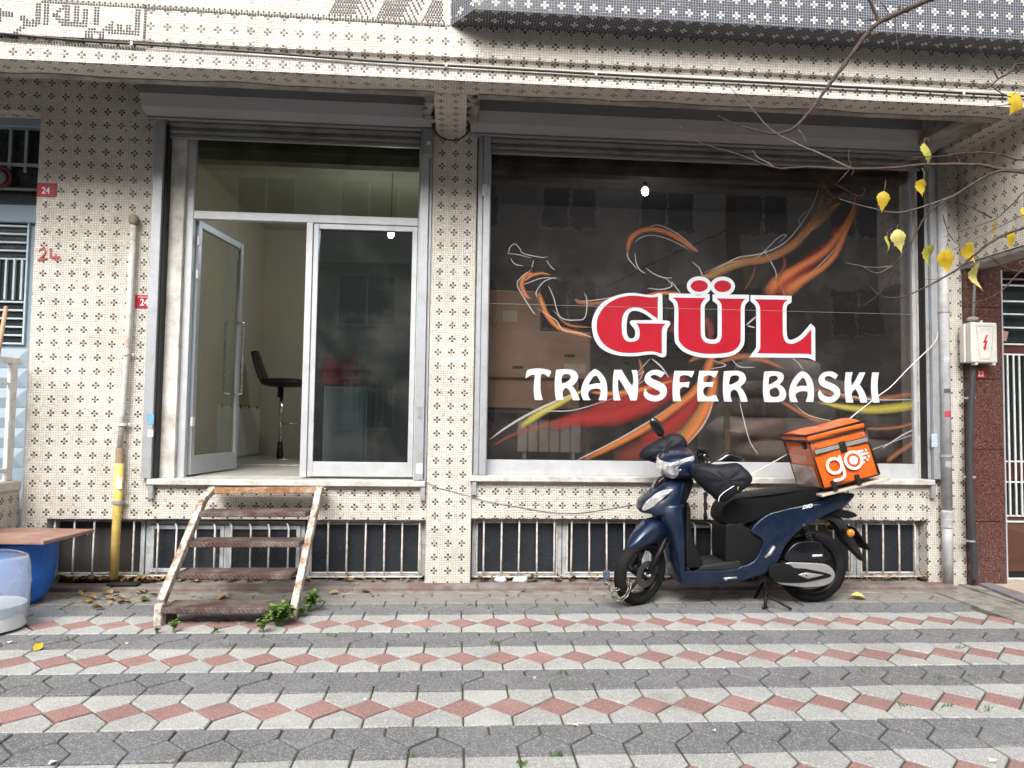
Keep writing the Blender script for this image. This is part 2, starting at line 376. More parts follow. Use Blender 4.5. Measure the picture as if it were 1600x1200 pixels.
cand.sort(key=lambda c: (c[0], c[1]))
rest = {}; cnt = {'house': 0, 'dia': 0}
for out, d, kind, x, y in cand:
    tl = 'dia' if kind == 'r' else 'house'
    dz = random.uniform(-.0045, .0018)
    if not out and cnt[tl] < 300:
        cnt[tl] += 1
        o = link('paver', pm[kind][2], pave); o.location = (x, y, dz); o.rotation_euler = (random.gauss(0, .009), random.gauss(0, .009), random.gauss(0, .008))
    else:
        mb = rest.setdefault(kind[0], (MB(), pm[kind][1]))[0]; src = pm[kind][0]
        mb.add([(vx+x, vy+y, vz+dz) for vx, vy, vz in src.v], src.f)
for k, (mb, mt) in rest.items():
    o = mb.build('far_pavers', mt, pave, recalc=False); tag(o, kind='stuff')
# mortar strip, kerb
o = MB().box(-7, 4.02, -.245, -.163, -.05, .004).build('mortar_strip', MORTAR, None, bevel=.004); tag(o, kind='structure')
kerb = MB()
xs = [-7]
while xs[-1] < 3.9: xs.append(min(3.98, xs[-1]+random.uniform(.75, 1.05)))
kb = MB().box(-7, 3.99, -.16, .2, -.05, .028).build('kerb', MORTAR, None); tag(kb, kind='structure')
for a, b in zip(xs, xs[1:]):
    MB().box(a+.003, b-.003, -.164, -.03, -.03, .036+random.uniform(-.003, .003)).build('kerb_stone', KERB, kb, bevel=.012, seg=2)
# neighbour's ramp at the right
BEIGE = mat('beige_landing_tile', (.50, .42, .34), .6, var=.12, scale=8)
KSTONE = mat('dark_grey_kerbstone', (.20, .19, .20), .8, var=.25, scale=9, bump=.4)
ramp_o = MB().prism([(4.10, -.06), (9, -.06), (9, .03), (4.10, .012)], -1.3, .6).build('landing', MORTAR, None); tag(ramp_o, kind='structure')
for i in range(6):
    for j in range(5):
        x = 4.36+i*.30; y = -1.25+j*.30
        if y > .1: continue
        MB().box(x+.003, x+.297, y+.003, y+.297, .005, .026+.0025*i).build('floor_tile', BEIGE, ramp_o, bevel=.002)
kr = MB().prism([(0, 0), (.10, 0), (.10, .05), (0, .05)], 0, .01).build('ramp_border', MORTAR, None); tag(kr, kind='structure')
kr.data = MB().box(3.74, 4.36, -1.4, .12, -.05, .003).mesh('ramp_border', MORTAR)
for i in range(4):
    t0, t1 = i/4, (i+1)/4; a = Vector((4.30, .06)); b = Vector((4.12, -1.10)); p = a.lerp(b, t0); q = a.lerp(b, t1-.006)
    MB().add([(p.x-.05, p.y, 0), (p.x+.06, p.y, 0), (q.x+.06, q.y, 0), (q.x-.05, q.y, 0), (p.x-.05, p.y, .032), (p.x+.06, p.y, .036), (q.x+.06, q.y, .036), (q.x-.05, q.y, .032)],
        [(0,3,2,1),(4,5,6,7),(0,1,5,4),(1,2,6,5),(2,3,7,6),(3,0,4,7)]).build('kerb_stone', KSTONE, kr, bevel=.006)

# ================================================================ the building
bld = thing('building', 'mosaic-clad building with two ground-floor shops under a tiled overhang', 'building', (0, 0, 0))
ZS, YB, YBK = 3.56, -.97, -.75                                   # soffit height, beam front and back
PRD = .1062
LZ, RZ = .815, .862                                              # sill tops, left and right shop
def wallp(name, x0, x1, y0, y1, z0, z1, ox, oz, m=MOS, bev=.004):
    return MB().box(x0, x1, y0, y1, z0, z1).build(name, m, bld, uv=(ox, oz, PRD), bevel=0)
wallp('wall', -3.245, -2.30, 0, .30, .508, 3.98, -3.175, 2.893)
wallp('wall', -3.245, -3.06, .002, .30, -.05, .508, -3.175, 2.893)
wallp('wall', -9, -3.247, .0, .30, 3.62, 3.98, -3.175, 2.893)
wallp('wall', -9, -5.002, .001, .30, -.05, 3.618, -3.175, 2.893)
wallp('wall', 6.42, 12, .001, .30, -.05, 3.98, -3.175, 2.893)
wallp('wall', 4.34, 6.418, .302, .40, 2.5, 3.98, -3.175, 2.893)
wallp('plinth', -2.298, -.236, -.001, .22, .51, LZ-.046, -.999, .716)
wallp('plinth', .117, 3.838, -.001, .22, .526, RZ-.046, .516, .737)
wallp('pillar', -.234, .115, -.014, .32, -.05, ZS+.3, -.165, 1.716)
wallp('pillar', 3.84, 4.172, -.004, .32, -.05, ZS+.3, 3.946, .728)
# strip joining the left pier to the ground behind the steps, wall above and behind the shutters
MB().box(-3.3, 4.2, .30, .42, 3.40, 4.4).build('rear_wall', PLASTER, bld)
MB().box(-9, 9, YBK, .42, 4.02, 4.14).build('overhang_slab', PLASTER, bld)
MB().box(-9, -3.247, .302, .42, 3.6, 4.3).build('rear_wall', PLASTER, bld)
# front beam of the overhang: soffit band, drip ledge, upper face
bm_ = MB()
prof = [(YB, ZS), (YB, ZS+.102), (YB+.004, ZS+.112), (YB+.028, ZS+.122), (YB+.022, ZS+.142), (YB-.004, ZS+.158), (YB-.004, 5.3), (YBK, 5.3), (YBK, ZS+.004)]
ring = lambda x: [(x, y, z) for y, z in prof]
bm_.loft([ring(-9), ring(9)])
o = bm_.build('overhang_beam', [MOS], bld, uv=(-1.935, 3.928, .1062))
# ragged plaster strip along the beam's back edge
pl = MB(); xs = [-9+.05*i for i in range(360)]
for a, b in zip(xs, xs[1:]):
    ya = YBK-.012-.02*abs(math.sin(a*3.1)+.6*math.sin(a*7.7+1)); yb_ = YBK-.012-.02*abs(math.sin(b*3.1)+.6*math.sin(b*7.7+1))
    if -.24 < a < .08 or a > 3.93:
        if pl.v: pl.build('plaster_edge', PLASTER, bld, recalc=False); pl = MB()
        continue
    pl.add([(a, ya, ZS-.006), (b, yb_, ZS-.006), (b, YBK+.03, ZS-.010), (a, YBK+.03, ZS-.010), (a, ya, ZS+.02), (b, yb_, ZS+.02), (b, YBK+.03, ZS+.2), (a, YBK+.03, ZS+.2)], [(0,3,2,1),(0,1,5,4),(2,3,7,6)])
if pl.v: pl.build('plaster_edge', PLASTER, bld, recalc=False)
MB().box(-.212, .022, YBK-.01, -.0145, ZS-.0, ZS+.5).build('cantilever', MOS, bld, uv=(-.165, -.05, PRD))
MB().box(3.955, 4.185, YBK-.01, -.005, ZS+.001, ZS+.5).build('cantilever', MOS, bld, uv=(3.946, -.05, PRD))
# torn plaster lumps beside the pillar where the shutters were cut in
for sx, xx in ((-1, -.225), (1, .03)):
    lm = MB()
    for i in range(9):
        lm.ellipsoid((xx+sx*random.uniform(0, .05), YBK+.03+i*.055, ZS+.012+random.uniform(-.005, .02)), (random.uniform(.02, .05), random.uniform(.025, .045), random.uniform(.012, .03)), 8, 6)
    lm.build('torn_plaster', PLASTER, bld, smooth=True)
MB().box(.055, .115, -.60, -.30, ZS-.01, ZS+.16).build('plaster_block', PLASTER, bld, bevel=.012)
MB().box(3.70, 3.953, -.70, -.06, ZS+.03, ZS+.4).build('plaster_block', PLASTER, bld, bevel=.01)
# side panel hanging at the right end of the overhang
MB().box(4.150, 4.32, -.955, -.006, 2.645, ZS+.4).build('side_panel', MOS, bld, uv=(4.1, 2.66, PRD))
MB().box(4.156, 4.33, -.965, -.001, 2.60, 2.643).build('side_panel_edge', PLASTER, bld, bevel=.008)
# dark bay of the upper floor
ZB = W(695, 40, YB).z
bay = MB(); pf = [(-.10, YB-.002), (.06, YB-.215), (9, YB-.205), (9, YB-.002)]
vs = [(x, y, ZB) for x, y in pf]+[(x, y, 5.3) for x, y in pf]
bay.add(vs, [(0, 1, 2, 3), (4, 5, 6, 7), (0, 1, 5, 4), (1, 2, 6, 5), (2, 3, 7, 6), (3, 0, 4, 7)])
bay.build('bay', MOSD, bld, uv=(.09, ZB+.055, PRD))
zl0 = ZS+.160
pa_, pb2 = W(227, 60, YB).x, W(694, 60, YB).x
MB().box(-6.4, pa_, YB-.0068, YB-.001, zl0, 4.7).build('text_panel', MOSP, bld, uv=(-1.935, 3.928, .1062))
MB().box(pa_+.002, -.105, YB-.0064, YB-.001, W(460, 26, YB).z-.005, 4.7).build('ornament_panel', MOSP, bld, uv=(-1.935, 3.928, .1062))
# mosaic writing and borders (dark tiles set in the beam)
TILE = mat('black_glazed_tile', (.008, .007, .007), .5, var=.3, scale=60)
TILEB = mat('tan_glazed_tile', (.42, .33, .24), .3, var=.3, scale=60)
lt = MB(); lt2 = MB(); HT = .0064
def tile(px, py, mb=None, h=HT, yy=YB-.0078):
    p = W(px, py, yy); (mb or lt).box(p.x-h, p.x+h, yy-.0012, yy+.003, p.z-h, p.z+h)
def zt(u, v, mb=None): tile(u/6.667, v/6.667, mb)
def colm(u, v, n, du=-1.4, dv=28.3):
    for i in range(n): zt(u+du*i, v+dv*i)
T1 = [(1078,308),(1108,311),(1138,313),(1168,315),(1200,317),(1230,318),(1260,320),(1290,321),(1322,323),(1352,325),(1383,327),(1135,341),(1168,343),(1198,345),(1228,347),(1260,349),(1290,350),(1320,351),(1350,352),(1380,354),(1230,262),(1262,264),(1230,290),(1260,292),(1324,266),(1354,268),(1322,295),(1352,296),(1138,256),(1170,230),(1168,258),(1106,282),(1138,285),(1168,287),
 (930,303),(958,305),(985,302),(893,330),(923,331),(953,333),(985,331),(1015,334),(893,358),(923,360),(955,362),(892,385),(924,386),(955,388),(1045,335),(1075,337),(1043,362),(1074,365),(1043,388),(1072,390),
 (660,62),(690,64),(720,66),(625,90),(657,92),(688,93),(718,95),(595,116),(625,117),(686,122),(716,124),(560,143),(592,145),(685,150),(716,152),(560,168),(590,171),(620,172),(684,178),(714,180),(590,200),(620,202),(652,203),(683,206),(713,208),(620,230),(650,232),(682,234),(712,236),(742,237),(773,238),(804,239),(836,241),(867,243),(899,245),(650,260),(680,261),(710,263),(742,264),(773,266),(804,268),(835,270),(866,272),(897,273),
 (220,172),(252,174),(220,200),(250,203),(283,206),(345,210),(250,232),(281,234),(312,236),(344,238),(248,260),(280,262),(310,265),(341,267),(372,268),(213,286),(246,289),(180,312),(211,314),(150,338),(178,340),
 (3,97),(3,127),(33,129),(64,131),(96,134),(127,137),(3,155),(35,157),(66,159),(97,162),(127,164),(3,185),(3,214)]
for u, v in T1: zt(u, v)
colm(1423, 104, 10); colm(1453, 107, 10); colm(995, 80, 7); colm(1025, 82, 7); colm(785, 70, 6); colm(816, 72, 6); colm(877, 103, 5); colm(907, 105, 5)
colm(471, 50, 8); colm(502, 52, 8); colm(387, 43, 8); colm(417, 45, 8); colm(1517, 58, 15)
for i in range(48): zt(1497-i*31.2, 507-i*2.05*.98) if i < 48 else None
for i in range(6): zt(18+i*31, 380+2*i)
for i in range(5): zt(735+i*31, 432+2*i)
tag(lt.build('mosaic_lettering', TILE, bld, recalc=False), kind='stuff')
lt = MB()
for i in range(150):                                           # double dotted border
    px = 66+i*4.27
    if px > 694: break
    py = 0.0-2.2+.0598*(px-66)+1.2*max(0, (240-px)/240)
    tile(px, py+4.2, lt if True else lt2); tile(px, py+.1, lt if i % 2 else lt2)
for k, (cx, w_) in enumerate(((535, 12), (610, 13), (682, 13))):    # feathered ornaments above the border
    for j in range(-3, 5):
        for i in range(0, 15):
            px = cx-14+i*4.25+j*2.1; py = 9+.055*(px-500)-j*4.2
            if px > 693: continue
            if i < 9 or (i+j) % 2: tile(px, py, lt)
tag(lt.build('mosaic_border', TILE, bld, recalc=False), kind='stuff'); tag(lt2.build('mosaic_border', TILEB, bld, recalc=False), kind='stuff')
tp = W(1102, 800, 0); TAR = mat('black_tar_drip', (.012, .011, .01), .8, bump=.5)
MB().loft([[(tp.x+.0+dx*(1+.3*math.sin(k*2.1)), -.002-dy, .53+k*.029) for dx, dy in ((-.014, 0), (-.010, .006), (.010, .006), (.014, 0))] for k in range(10)]).build('tar_drip', TAR, bld, smooth=True)
# sills
B('sill', SILL, bld, -2.33, -.243, -.055, .30, LZ-.046, LZ, bevel=.006)
B('sill', SILL, bld, .10, 3.885, -.055, .30, RZ-.046, RZ, bevel=.006)
for x, z in ((-2.30, LZ), (-.262, LZ), (.135, RZ), (3.875, RZ)):
    B('sill_bracket', GUIDE, bld, x-.018, x+.018, -.045, -.002, z-.15, z-.047, bevel=.002)
# reveals beside the openings
B('reveal', REVEAL, bld, -2.299, -2.17, .055, .30, LZ, 3.75, bevel=.004)
B('reveal', REVEAL, bld, -.335, -.236, .06, .30, LZ, 3.75, bevel=.004)
B('reveal', REVEAL, bld, .117, .22, .06, .30, RZ, 3.75, bevel=.004)
B('reveal', REVEAL, bld, 3.83, 3.842, .06, .30, RZ, 3.75, bevel=.002)
# ---- entrance: frame, transom light, open leaf, closed leaf
FY0, FY1 = .10, .165
def frame(name, x0, x1, z0, z1, t, parent, y0=FY0, y1=FY1, tb=None, m=ALU, bev=.003):
    tb = t if tb is None else tb; mb = MB()
    mb.box(x0, x0+t, y0, y1, z0, z1).box(x1-t, x1, y0, y1, z0, z1).box(x0+t, x1-t, y0+.001, y1-.001, z0, z0+tb).box(x0+t, x1-t, y0+.001, y1-.001, z1-t, z1)
    return mb.build(name, m, parent, bevel=bev)
fx0, fx1 = -2.17, -.338
ef = MB(); ef.box(fx0, fx0+.058, FY0, FY1, LZ, 3.62).box(fx1-.012, fx1, FY0, FY1, LZ, 3.62).box(fx0+.058, fx1-.012, FY0+.001, FY1-.001, 2.85, 2.915).box(fx0+.058, fx1-.012, FY0+.001, FY1-.001, 3.56, 3.62)
efo = ef.build('entrance_frame', ALU, bld, bevel=.003)
MB().box(fx0+.058, fx1-.012, .128, .136, 2.915, 3.56).build('transom_pane', GLASST, efo)
lx0, lx1 = -1.222, -.352
dl = frame('door_leaf', lx0+.045, lx1, LZ+.018, 2.845, .042, bld, tb=.115, y0=FY0+.004)
MB().box(lx0-.008, lx0+.043, FY0-.012, FY1, LZ+.014, 2.848).build('meeting_stile', ALU, dl, bevel=.003)
MB().box(lx0+.087, lx1-.042, .128, .136, LZ+.133, 2.803).build('pane', GLASSD, dl)
# open leaf, hinged at the left, swung inwards
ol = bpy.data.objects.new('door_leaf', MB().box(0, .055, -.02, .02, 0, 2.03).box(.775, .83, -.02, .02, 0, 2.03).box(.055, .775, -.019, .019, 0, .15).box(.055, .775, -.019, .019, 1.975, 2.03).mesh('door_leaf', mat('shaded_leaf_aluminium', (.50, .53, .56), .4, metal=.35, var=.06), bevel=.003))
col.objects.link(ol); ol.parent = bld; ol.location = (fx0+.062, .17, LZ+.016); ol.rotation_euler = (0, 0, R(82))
MB().box(.055, .775, -.004, .004, .15, 1.975).build('pane', glass('frosted_door_glass', (.90, .92, .87), .07, (.45, .47, .40), dirt=.15), ol, local=True)
for s in (-1, 1):
    MB().tube(catmull([(.735, s*.022, .66), (.735, s*.075, .67), (.735, s*.082, .70), (.735, s*.082, 1.0), (.735, s*.082, 1.27), (.735, s*.075, 1.30), (.735, s*.022, 1.31)], 4), .012, 8).build('handle', mat('brushed_steel', (.6, .6, .6), .25, metal=.9), ol, local=True, smooth=True)
for z in (.38, 1.55, 1.82):
    MB().box(-.03, .012, -.036, -.021, z, z+.07).build('hinge', WHITEE, ol, local=True, bevel=.003)
# ---- shop window with its film
wx0, wx1 = .222, 3.83
wf = MB().box(wx0, wx1, .085, .165, RZ, RZ+.118).box(wx0, wx0+.012, .09, .16, RZ+.118, 3.62).box(wx1-.03, wx1, .085, .16, RZ+.118, 3.62).build('shop_window', ALU, bld, bevel=.003)
MB().box(wx0+.012, wx1-.03, .118, .126, RZ+.118, 3.6).build('pane', GLASSW, wf)
B('sealing_bead', BLACK, wf, wx0+.012, wx1-.03, .098, .117, RZ+.1185, RZ+.124, bevel=0)
MB().box(wx0+.012, wx1-.03, .1050, .1055, W(1100, 483, .118).z-.0022, W(1100, 483, .118).z).build('film_seam', mat('film_seam', (.35, .34, .33), .3), wf)
# ---- basement windows
def bwin(x0, x1, z0, z1, bars, kind='pane', zb=None, hook=False):
    o = frame('basement_window', x0, x1, z0, z1, .032, bld, .10, .16, m=WFRAME)
    if kind == 'sash':
        xm = (x0+x1)/2
        for a, b in ((x0+.034, xm-.012), (xm+.012, x1-.034)):
            frame('sash', a, b, z0+.035, z1-.035, .03, o, .085, .13, m=WFRAME)
            MB().box(a+.03, b-.03, .112, .118, z0+.064, z1-.064).build('pane', GLASSB, o)
        B('mullion', WFRAME, o, xm-.011, xm+.011, .09, .15, z0+.033, z1-.033)
    elif kind == 'sheet':
        MB().box(x0+.032, x1-.032, .125, .13, z0+.032, z1-.032).build('sheet', PERF, o)
    else:
        fr_ = frame('glazing_bead', x0+.033, x1-.033, z0+.033, z1-.033, .012, o, .095, .12, m=BARM)
        MB().box(x0+.045, x1-.045, .112, .118, z0+.045, z1-.045).build('pane', GLASSB, o)
    for x in bars:
        zt_ = z1-.015+random.uniform(-.004, .004); l = random.uniform(-.004, .004)
        pts = [(x+l, .045, .03), (x+l*.5, .042, .25), (x, .044, zt_-.03)] + ([(x-.008, .05, zt_-.008), (x-.025, .075, zt_), (x-.03, .10, zt_)] if hook else [(x, .044, zt_), (x, .075, zt_+.012)])
        MB().tube(pts, .0072, 8).build('bar', BARM, o, smooth=True)
    B('rail', BARM, o, x0+.02, x1-.02, .030, .036, z0+.018, z0+.028, bevel=.001)
    return o
def perf():
    m, t, b = nodes('perforated_sheet'); tc = N(t, 'TexCoord'); mp = N(t, 'Mapping'); mp.inputs['Scale'].default_value = (55, 1, 55); mp.inputs['Rotation'].default_value = (0, R(45), 0)
    t.links.new(tc.outputs['Object'], mp.inputs[0]); sx = N(t, 'SeparateXYZ'); t.links.new(mp.outputs[0], sx.inputs[0])
    a = math_n(t, 'SUBTRACT', math_n(t, 'FRACT', sx.outputs[0]), .5); c = math_n(t, 'SUBTRACT', math_n(t, 'FRACT', sx.outputs[2]), .5)
    d = math_n(t, 'SQRT', math_n(t, 'ADD', math_n(t, 'MULTIPLY', a, a), math_n(t, 'MULTIPLY', c, c)))
    t.links.new(mixc(t, ramp(t, d, .26, .34), (.004, .004, .004), (.05, .045, .042)), b.inputs['Base Color']); b.inputs['Roughness'].default_value = .55; return m
PERF = perf()
Zt = .505
def bx(*px): return [W(p, 860, .044).x for p in px]
bwin(-3.058, -2.385, .055, Zt, bx(53, 84, 115, 146, 178, 208), 'sheet')
bwin(-2.375, -1.175, .055, Zt-.02, bx(246, 275, 305, 335, 361, 391, 420, 450), 'sash', hook=True)
bwin(-1.165, -.238, .045, Zt, bx(484, 512, 541.5, 571, 600, 628, 655))
Zt = .522
xa, xb, xc, xd, xe = .128, W(878, 860, .1).x, W(1003, 860, .1).x, W(1128, 860, .1).x, W(1338, 860, .1).x
bwin(xa, xb-.003, .045, Zt, bx(755.5, 783.5, 811, 838.5, 866))
bwin(xb+.003, xc-.003, .045, Zt, bx(893, 920.5, 947.5, 975))
bwin(xc+.003, xd-.003, .045, Zt-.012, bx(1016, 1042, 1086, 1112), 'sash', hook=True)
bwin(xd+.003, xe-.003, .045, Zt, bx(1150, 1175, 1200, 1226, 1251, 1276, 1302, 1327), hook=True)
bwin(xe+.003, 3.835, .045, Zt, bx(1354, 1380, 1405, 1430), hook=True)
B('basement_wall', DARKW, bld, -3.05, 3.9, .16, .34, -.05, .80, bevel=0)
# ---- rooms behind the shop front
room = thing('shop_room', 'bare cream-painted room seen through the open shop door', 'room', (-1.3, 1.2, LZ))
rx0, rx1, ry1, rz1 = -2.55, .05, 3.9, 3.75
B('room_wall', CREAMW, room, rx0-.1, rx0, .302, ry1, LZ-.02, rz1, bevel=0)
B('room_wall', CREAMW, room, rx0-.1, rx1+.1, ry1+.001, ry1+.1, LZ-.02, rz1, bevel=0)
B('room_wall', CREAMW, room, rx1, rx1+.05, .325, ry1, LZ-.02, rz1, bevel=0)
B('room_ceiling', CEIL, room, rx0-.1, rx1+.1, .30, ry1+.1, rz1+.001, rz1+.1, bevel=0)
B('room_floor', FLOORT, room, rx0, rx1, .301, ry1, LZ-.05, LZ+.004, bevel=0)
B('floor_step', SILL, room, rx0, -.36, 1.6, 1.63, LZ+.0045, LZ+.016, bevel=.003)
B('wall_panel', WHITEE, room, rx0+.002, rx0+.012, 2.2, 3.85, LZ+.02, LZ+.60, bevel=.002)
for i in range(5): B('panel_clip', mat('brown_clip', (.2, .12, .07), .6), room, rx0+.003, rx0+.018, 2.3+i*.35, 2.33+i*.35, LZ+.58, LZ+.62, bevel=.002)
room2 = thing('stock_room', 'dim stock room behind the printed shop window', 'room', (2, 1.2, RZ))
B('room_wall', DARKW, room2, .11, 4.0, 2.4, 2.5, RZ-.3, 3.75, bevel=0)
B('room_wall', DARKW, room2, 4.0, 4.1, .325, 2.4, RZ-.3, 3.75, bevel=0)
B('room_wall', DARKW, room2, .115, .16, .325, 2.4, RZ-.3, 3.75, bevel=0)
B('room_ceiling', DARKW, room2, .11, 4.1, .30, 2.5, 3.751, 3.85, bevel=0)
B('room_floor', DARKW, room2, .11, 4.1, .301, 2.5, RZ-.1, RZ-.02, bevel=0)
# ================================================================ roller shutters
def shutter(label, gx, boxx, zbot, slat_z, gfl, zsill):
    o = thing('roller_shutter', label, 'shutter', ((boxx[0]+boxx[1])/2, -.05, zsill), group='roller shutters')
    x0, x1 = boxx
    pf = [(-.01, zbot), (-.10, zbot), (-.175, zbot+.045), (-.225, zbot+.125), (-.235, zbot+.25), (-.235, zbot+.36), (-.01, zbot+.36)]
    MB().loft([[(x0, y, z) for y, z in pf], [(x1, y, z) for y, z in pf]]).build('housing', ALUD, o, bevel=.004)
    for x in (x0-.006, x1): MB().prism([(0, 0), (1, 0), (1, 1)], 0, 1).loft([[(x, y*1.02, z-.004) for y, z in pf], [(x+.006, y*1.02, z-.004) for y, z in pf]]) and None
    MB().box(x0+.02, x1-.02, -.10, -.085, zbot-.018, zbot-.001).build('housing_lip', ALUD, o, bevel=.003)
    for a, b, y0 in gx:
        g = MB().box(a, b, y0, .05, zsill+.003, zbot-.003).build('guide_rail', GUIDE, o, bevel=.003)
    # rolled-up curtain: the last slats hanging in view
    z = slat_z
    sx0, sx1 = gfl
    while z < zbot+.02:
        zz = z; h = .062
        pr = [(.02, zz), (.012, zz+.006), (.004, zz+.03), (.012, zz+h-.008), (.02, zz+h-.002), (.03, zz+h-.002), (.03, zz)]
        MB().loft([[(sx0, y, q) for y, q in pr], [(sx1, y, q) for y, q in pr]]).build('slat', mat('slat_grey', (.30, .30, .285), .5, metal=.2, var=.15, dirt=(.13, .12, .10), dirt_amt=.5) if 'slat_grey' not in bpy.data.materials else bpy.data.materials['slat_grey'], o)
        z += h
    B('bottom_bar', ALUD, o, sx0, sx1, .004, .034, slat_z-.028, slat_z-.001, bevel=.003)
    return o
s1 = shutter('raised grey roller shutter above the open shop door', [(-2.372, -2.298, -.055), (-.332, -.262, -.05), (-.260, -.238, -.02)], (-2.43, -.245), ZS+.02, 3.485, (-2.29, -.34), LZ)
B('bracket', ALUD, s1, -.315, -.235, -.11, -.0, 3.36, 3.575, bevel=.004)
MB().lathe([(.001, -.006), (.014, -.006), (.014, .006)], (-.268, -.112, 3.455), 'y', 14).build('bolt', WHITEE, s1)
s2 = shutter('raised grey roller shutter above the printed shop window', [(.127, .166, -.03), (.168, .222, -.055), (3.845, 3.872, -.02), (3.874, 3.935, -.055)], (.055, 3.90), ZS+.0, 3.465, (.225, 3.845), RZ)
BLK = B('gap_shade_strip', BLACK, s1, -2.297, -2.278, -.02, .054, LZ+.004, 3.55, bevel=0)  # solid black strips stand in for the shade in the gaps beside the guides
B('gap_shade_strip', BLACK, s2, 3.832, 3.844, -.018, .054, RZ+.004, 3.5, bevel=0)
RIV = mat('rivet_head', (.6, .6, .62), .35, metal=.6)
for s, x, y, zs in ((s1, -2.335, -.056, (3.0, 2.4, 1.75, 1.25)), (s1, -.297, -.051, (1.9, 1.66, 1.4, 1.05)), (s2, .147, -.031, (3.1, 1.95, 1.2))):
    for z in zs: MB().ellipsoid((x+.02, y, z), (.006, .004, .006), 8, 5).build('rivet', RIV, s, smooth=True)
# stickers on the guides
def sticker(label, c, parent_pos, w_, h_, rot=0.0, stripes=None, ny=-1):
    x, y, z = parent_pos
    o = B('sticker', mat('sticker_'+label[:10].replace(' ', '_'), c, .5, var=.3, scale=60), None, x-w_/2, x+w_/2, y-.0012, y, z-h_/2, z+h_/2, bevel=0)
    tag(o, label, 'sticker'); return o
p = W(235, 655, -.057); sticker('torn blue sticker on the left shutter guide', (.16, .42, .60), (p.x, -.0565, p.z), .05, .075)
p = W(235, 677, -.057); sticker('small white sticker with dark marks below the blue one', (.62, .61, .58), (p.x, -.0565, p.z), .042, .055)
p = W(655, 732, -.052); sticker('torn white sticker at the foot of the guide beside the pillar', (.68, .74, .76), (p.x, -.0515, p.z), .05, .08)
p = W(656, 645, -.052); sticker('worn grey sticker on the guide right of the glass door', (.30, .31, .32), (p.x, -.0515, p.z), .035, .09)
p = W(1460, 688, -.057); sticker('torn pale blue sticker on the right shutter guide', (.45, .58, .68), (p.x, -.0565, p.z), .05, .11)
p = W(757, 297, -.057); sticker('pale label high on the guide at the window left', (.60, .62, .58), (p.x, -.0565, p.z), .035, .10)
# ================================================================ house numbers
def plate(label, s, px, py, w_, h_, yy, fs=.06, hdr=True, dx=0):
    p = W(px, py, yy); o = thing('house_number_plate', label, 'number plate', (p.x, yy, p.z), group='house number plates')
    B('plate', REDP, o, p.x-w_/2, p.x+w_/2, yy-.006, yy-.001, p.z-h_/2, p.z+h_/2, bevel=.002)
    put_text('number', s, fs, WHITEE, o, (p.x+dx, yy-.0072, p.z-.008), depth=.0005, bold=.0012, sx=.85)
    if hdr: B('header_line', WHITEE, o, p.x-w_*.36, p.x+w_*.36, yy-.0070, yy-.0062, p.z+h_*.34, p.z+h_*.37, bevel=0)
    return o
plate('red plate reading 24 high beside the blue-grey door', '24', 73.5, 297, .142, .105, -.001, .072, False, -.005)
plate('red plate reading 24A half hidden by the shutter guide', '24A', 226.5, 471.5, .145, .10, -.001, .072, dx=.018)
plate('red plate reading 22 under the electricity box', '22', 1533, 583, .085, .085, -.062, .062, False, -.008)
RAGRED = mat('faded_red_paint', (.45, .11, .09), .7, var=.35, scale=60)
gs = thing('painted_number', 'faded red 24 hand-painted on the mosaic pier', 'painted number', tuple(W(77, 398, 0)))
for pts in ([(61, 393), (64, 389), (68, 389), (71, 393), (69, 398), (63, 404), (60, 407), (68, 405), (74, 404)], [(79, 388), (80, 395), (80, 403), (87, 402), (94, 402)], [(87, 397), (88, 403), (89, 409)]):
    q = [W(a, b, -.0035) for a, b in pts]; mb = MB(); mb.tube(catmull(q, 4), .009, 6, flat=1); mb.map(lambda v: Vector((v.x, -.0035+(v.y+.0035)*.25, v.z)))
    mb.build('brush_stroke', RAGRED, gs, smooth=True)
# ================================================================ left neighbour: door, low wall, railing
ldo = thing('entrance_door', 'blue-grey metal door with barred panes at the left edge', 'door', (-3.7, .25, .8))
dx0, dx1 = -5.0, -3.26; DY = .22
B('door_frame', BLUEDOOR, ldo, dx1-.055, dx1+.012, DY-.06, DY+.05, .5, 3.62, bevel=.004)
B('transom_rail', BLUEDOOR, ldo, dx0, dx1-.056, DY-.06, DY+.05, 3.555, 3.62, bevel=.004)
B('transom_rail', BLUEDOOR, ldo, dx0, dx1-.056, DY-.06, DY+.05, 2.79, 2.93, bevel=.006)
MB().box(dx0, dx1-.056, DY+.02, DY+.03, 2.93, 3.555).build('transom_pane', GLASSB, ldo)
GB = mat('dim_blue_bar', (.30, .36, .38), .5)
for px in (16, 41): x = W(px, 240, DY-.02).x; B('bar', GB, ldo, x-.011, x+.011, DY-.03, DY-.012, 3.2, 3.553, bevel=.002)
B('cross_bar', GB, ldo, dx0, dx1-.058, DY-.032, DY-.010, W(30, 259, DY).z-.012, W(30, 259, DY).z+.012, bevel=.002)
B('cross_bar', GB, ldo, dx0, dx1-.058, DY-.032, DY-.010, W(30, 297, DY).z-.01, W(30, 297, DY).z+.01, bevel=.002)
cq = W(2, 277, DY-.03); MB().lathe([(.062, -.012), (.075, -.014), (.088, -.012), (.088, .01), (.062, .01), (.062, -.012)], (cq.x, cq.y, cq.z), 'y', 28).build('ring_ornament', mat('dark_red_ring', (.16, .02, .025), .4), ldo, smooth=True)
MB().lathe([(.001, -.02), (.05, -.018), (.06, -.01), (.06, .01)], (cq.x-.02, cq.y, cq.z), 'y', 24).build('ring_boss', mat('dull_grey_boss', (.22, .22, .22), .5), ldo, smooth=True)
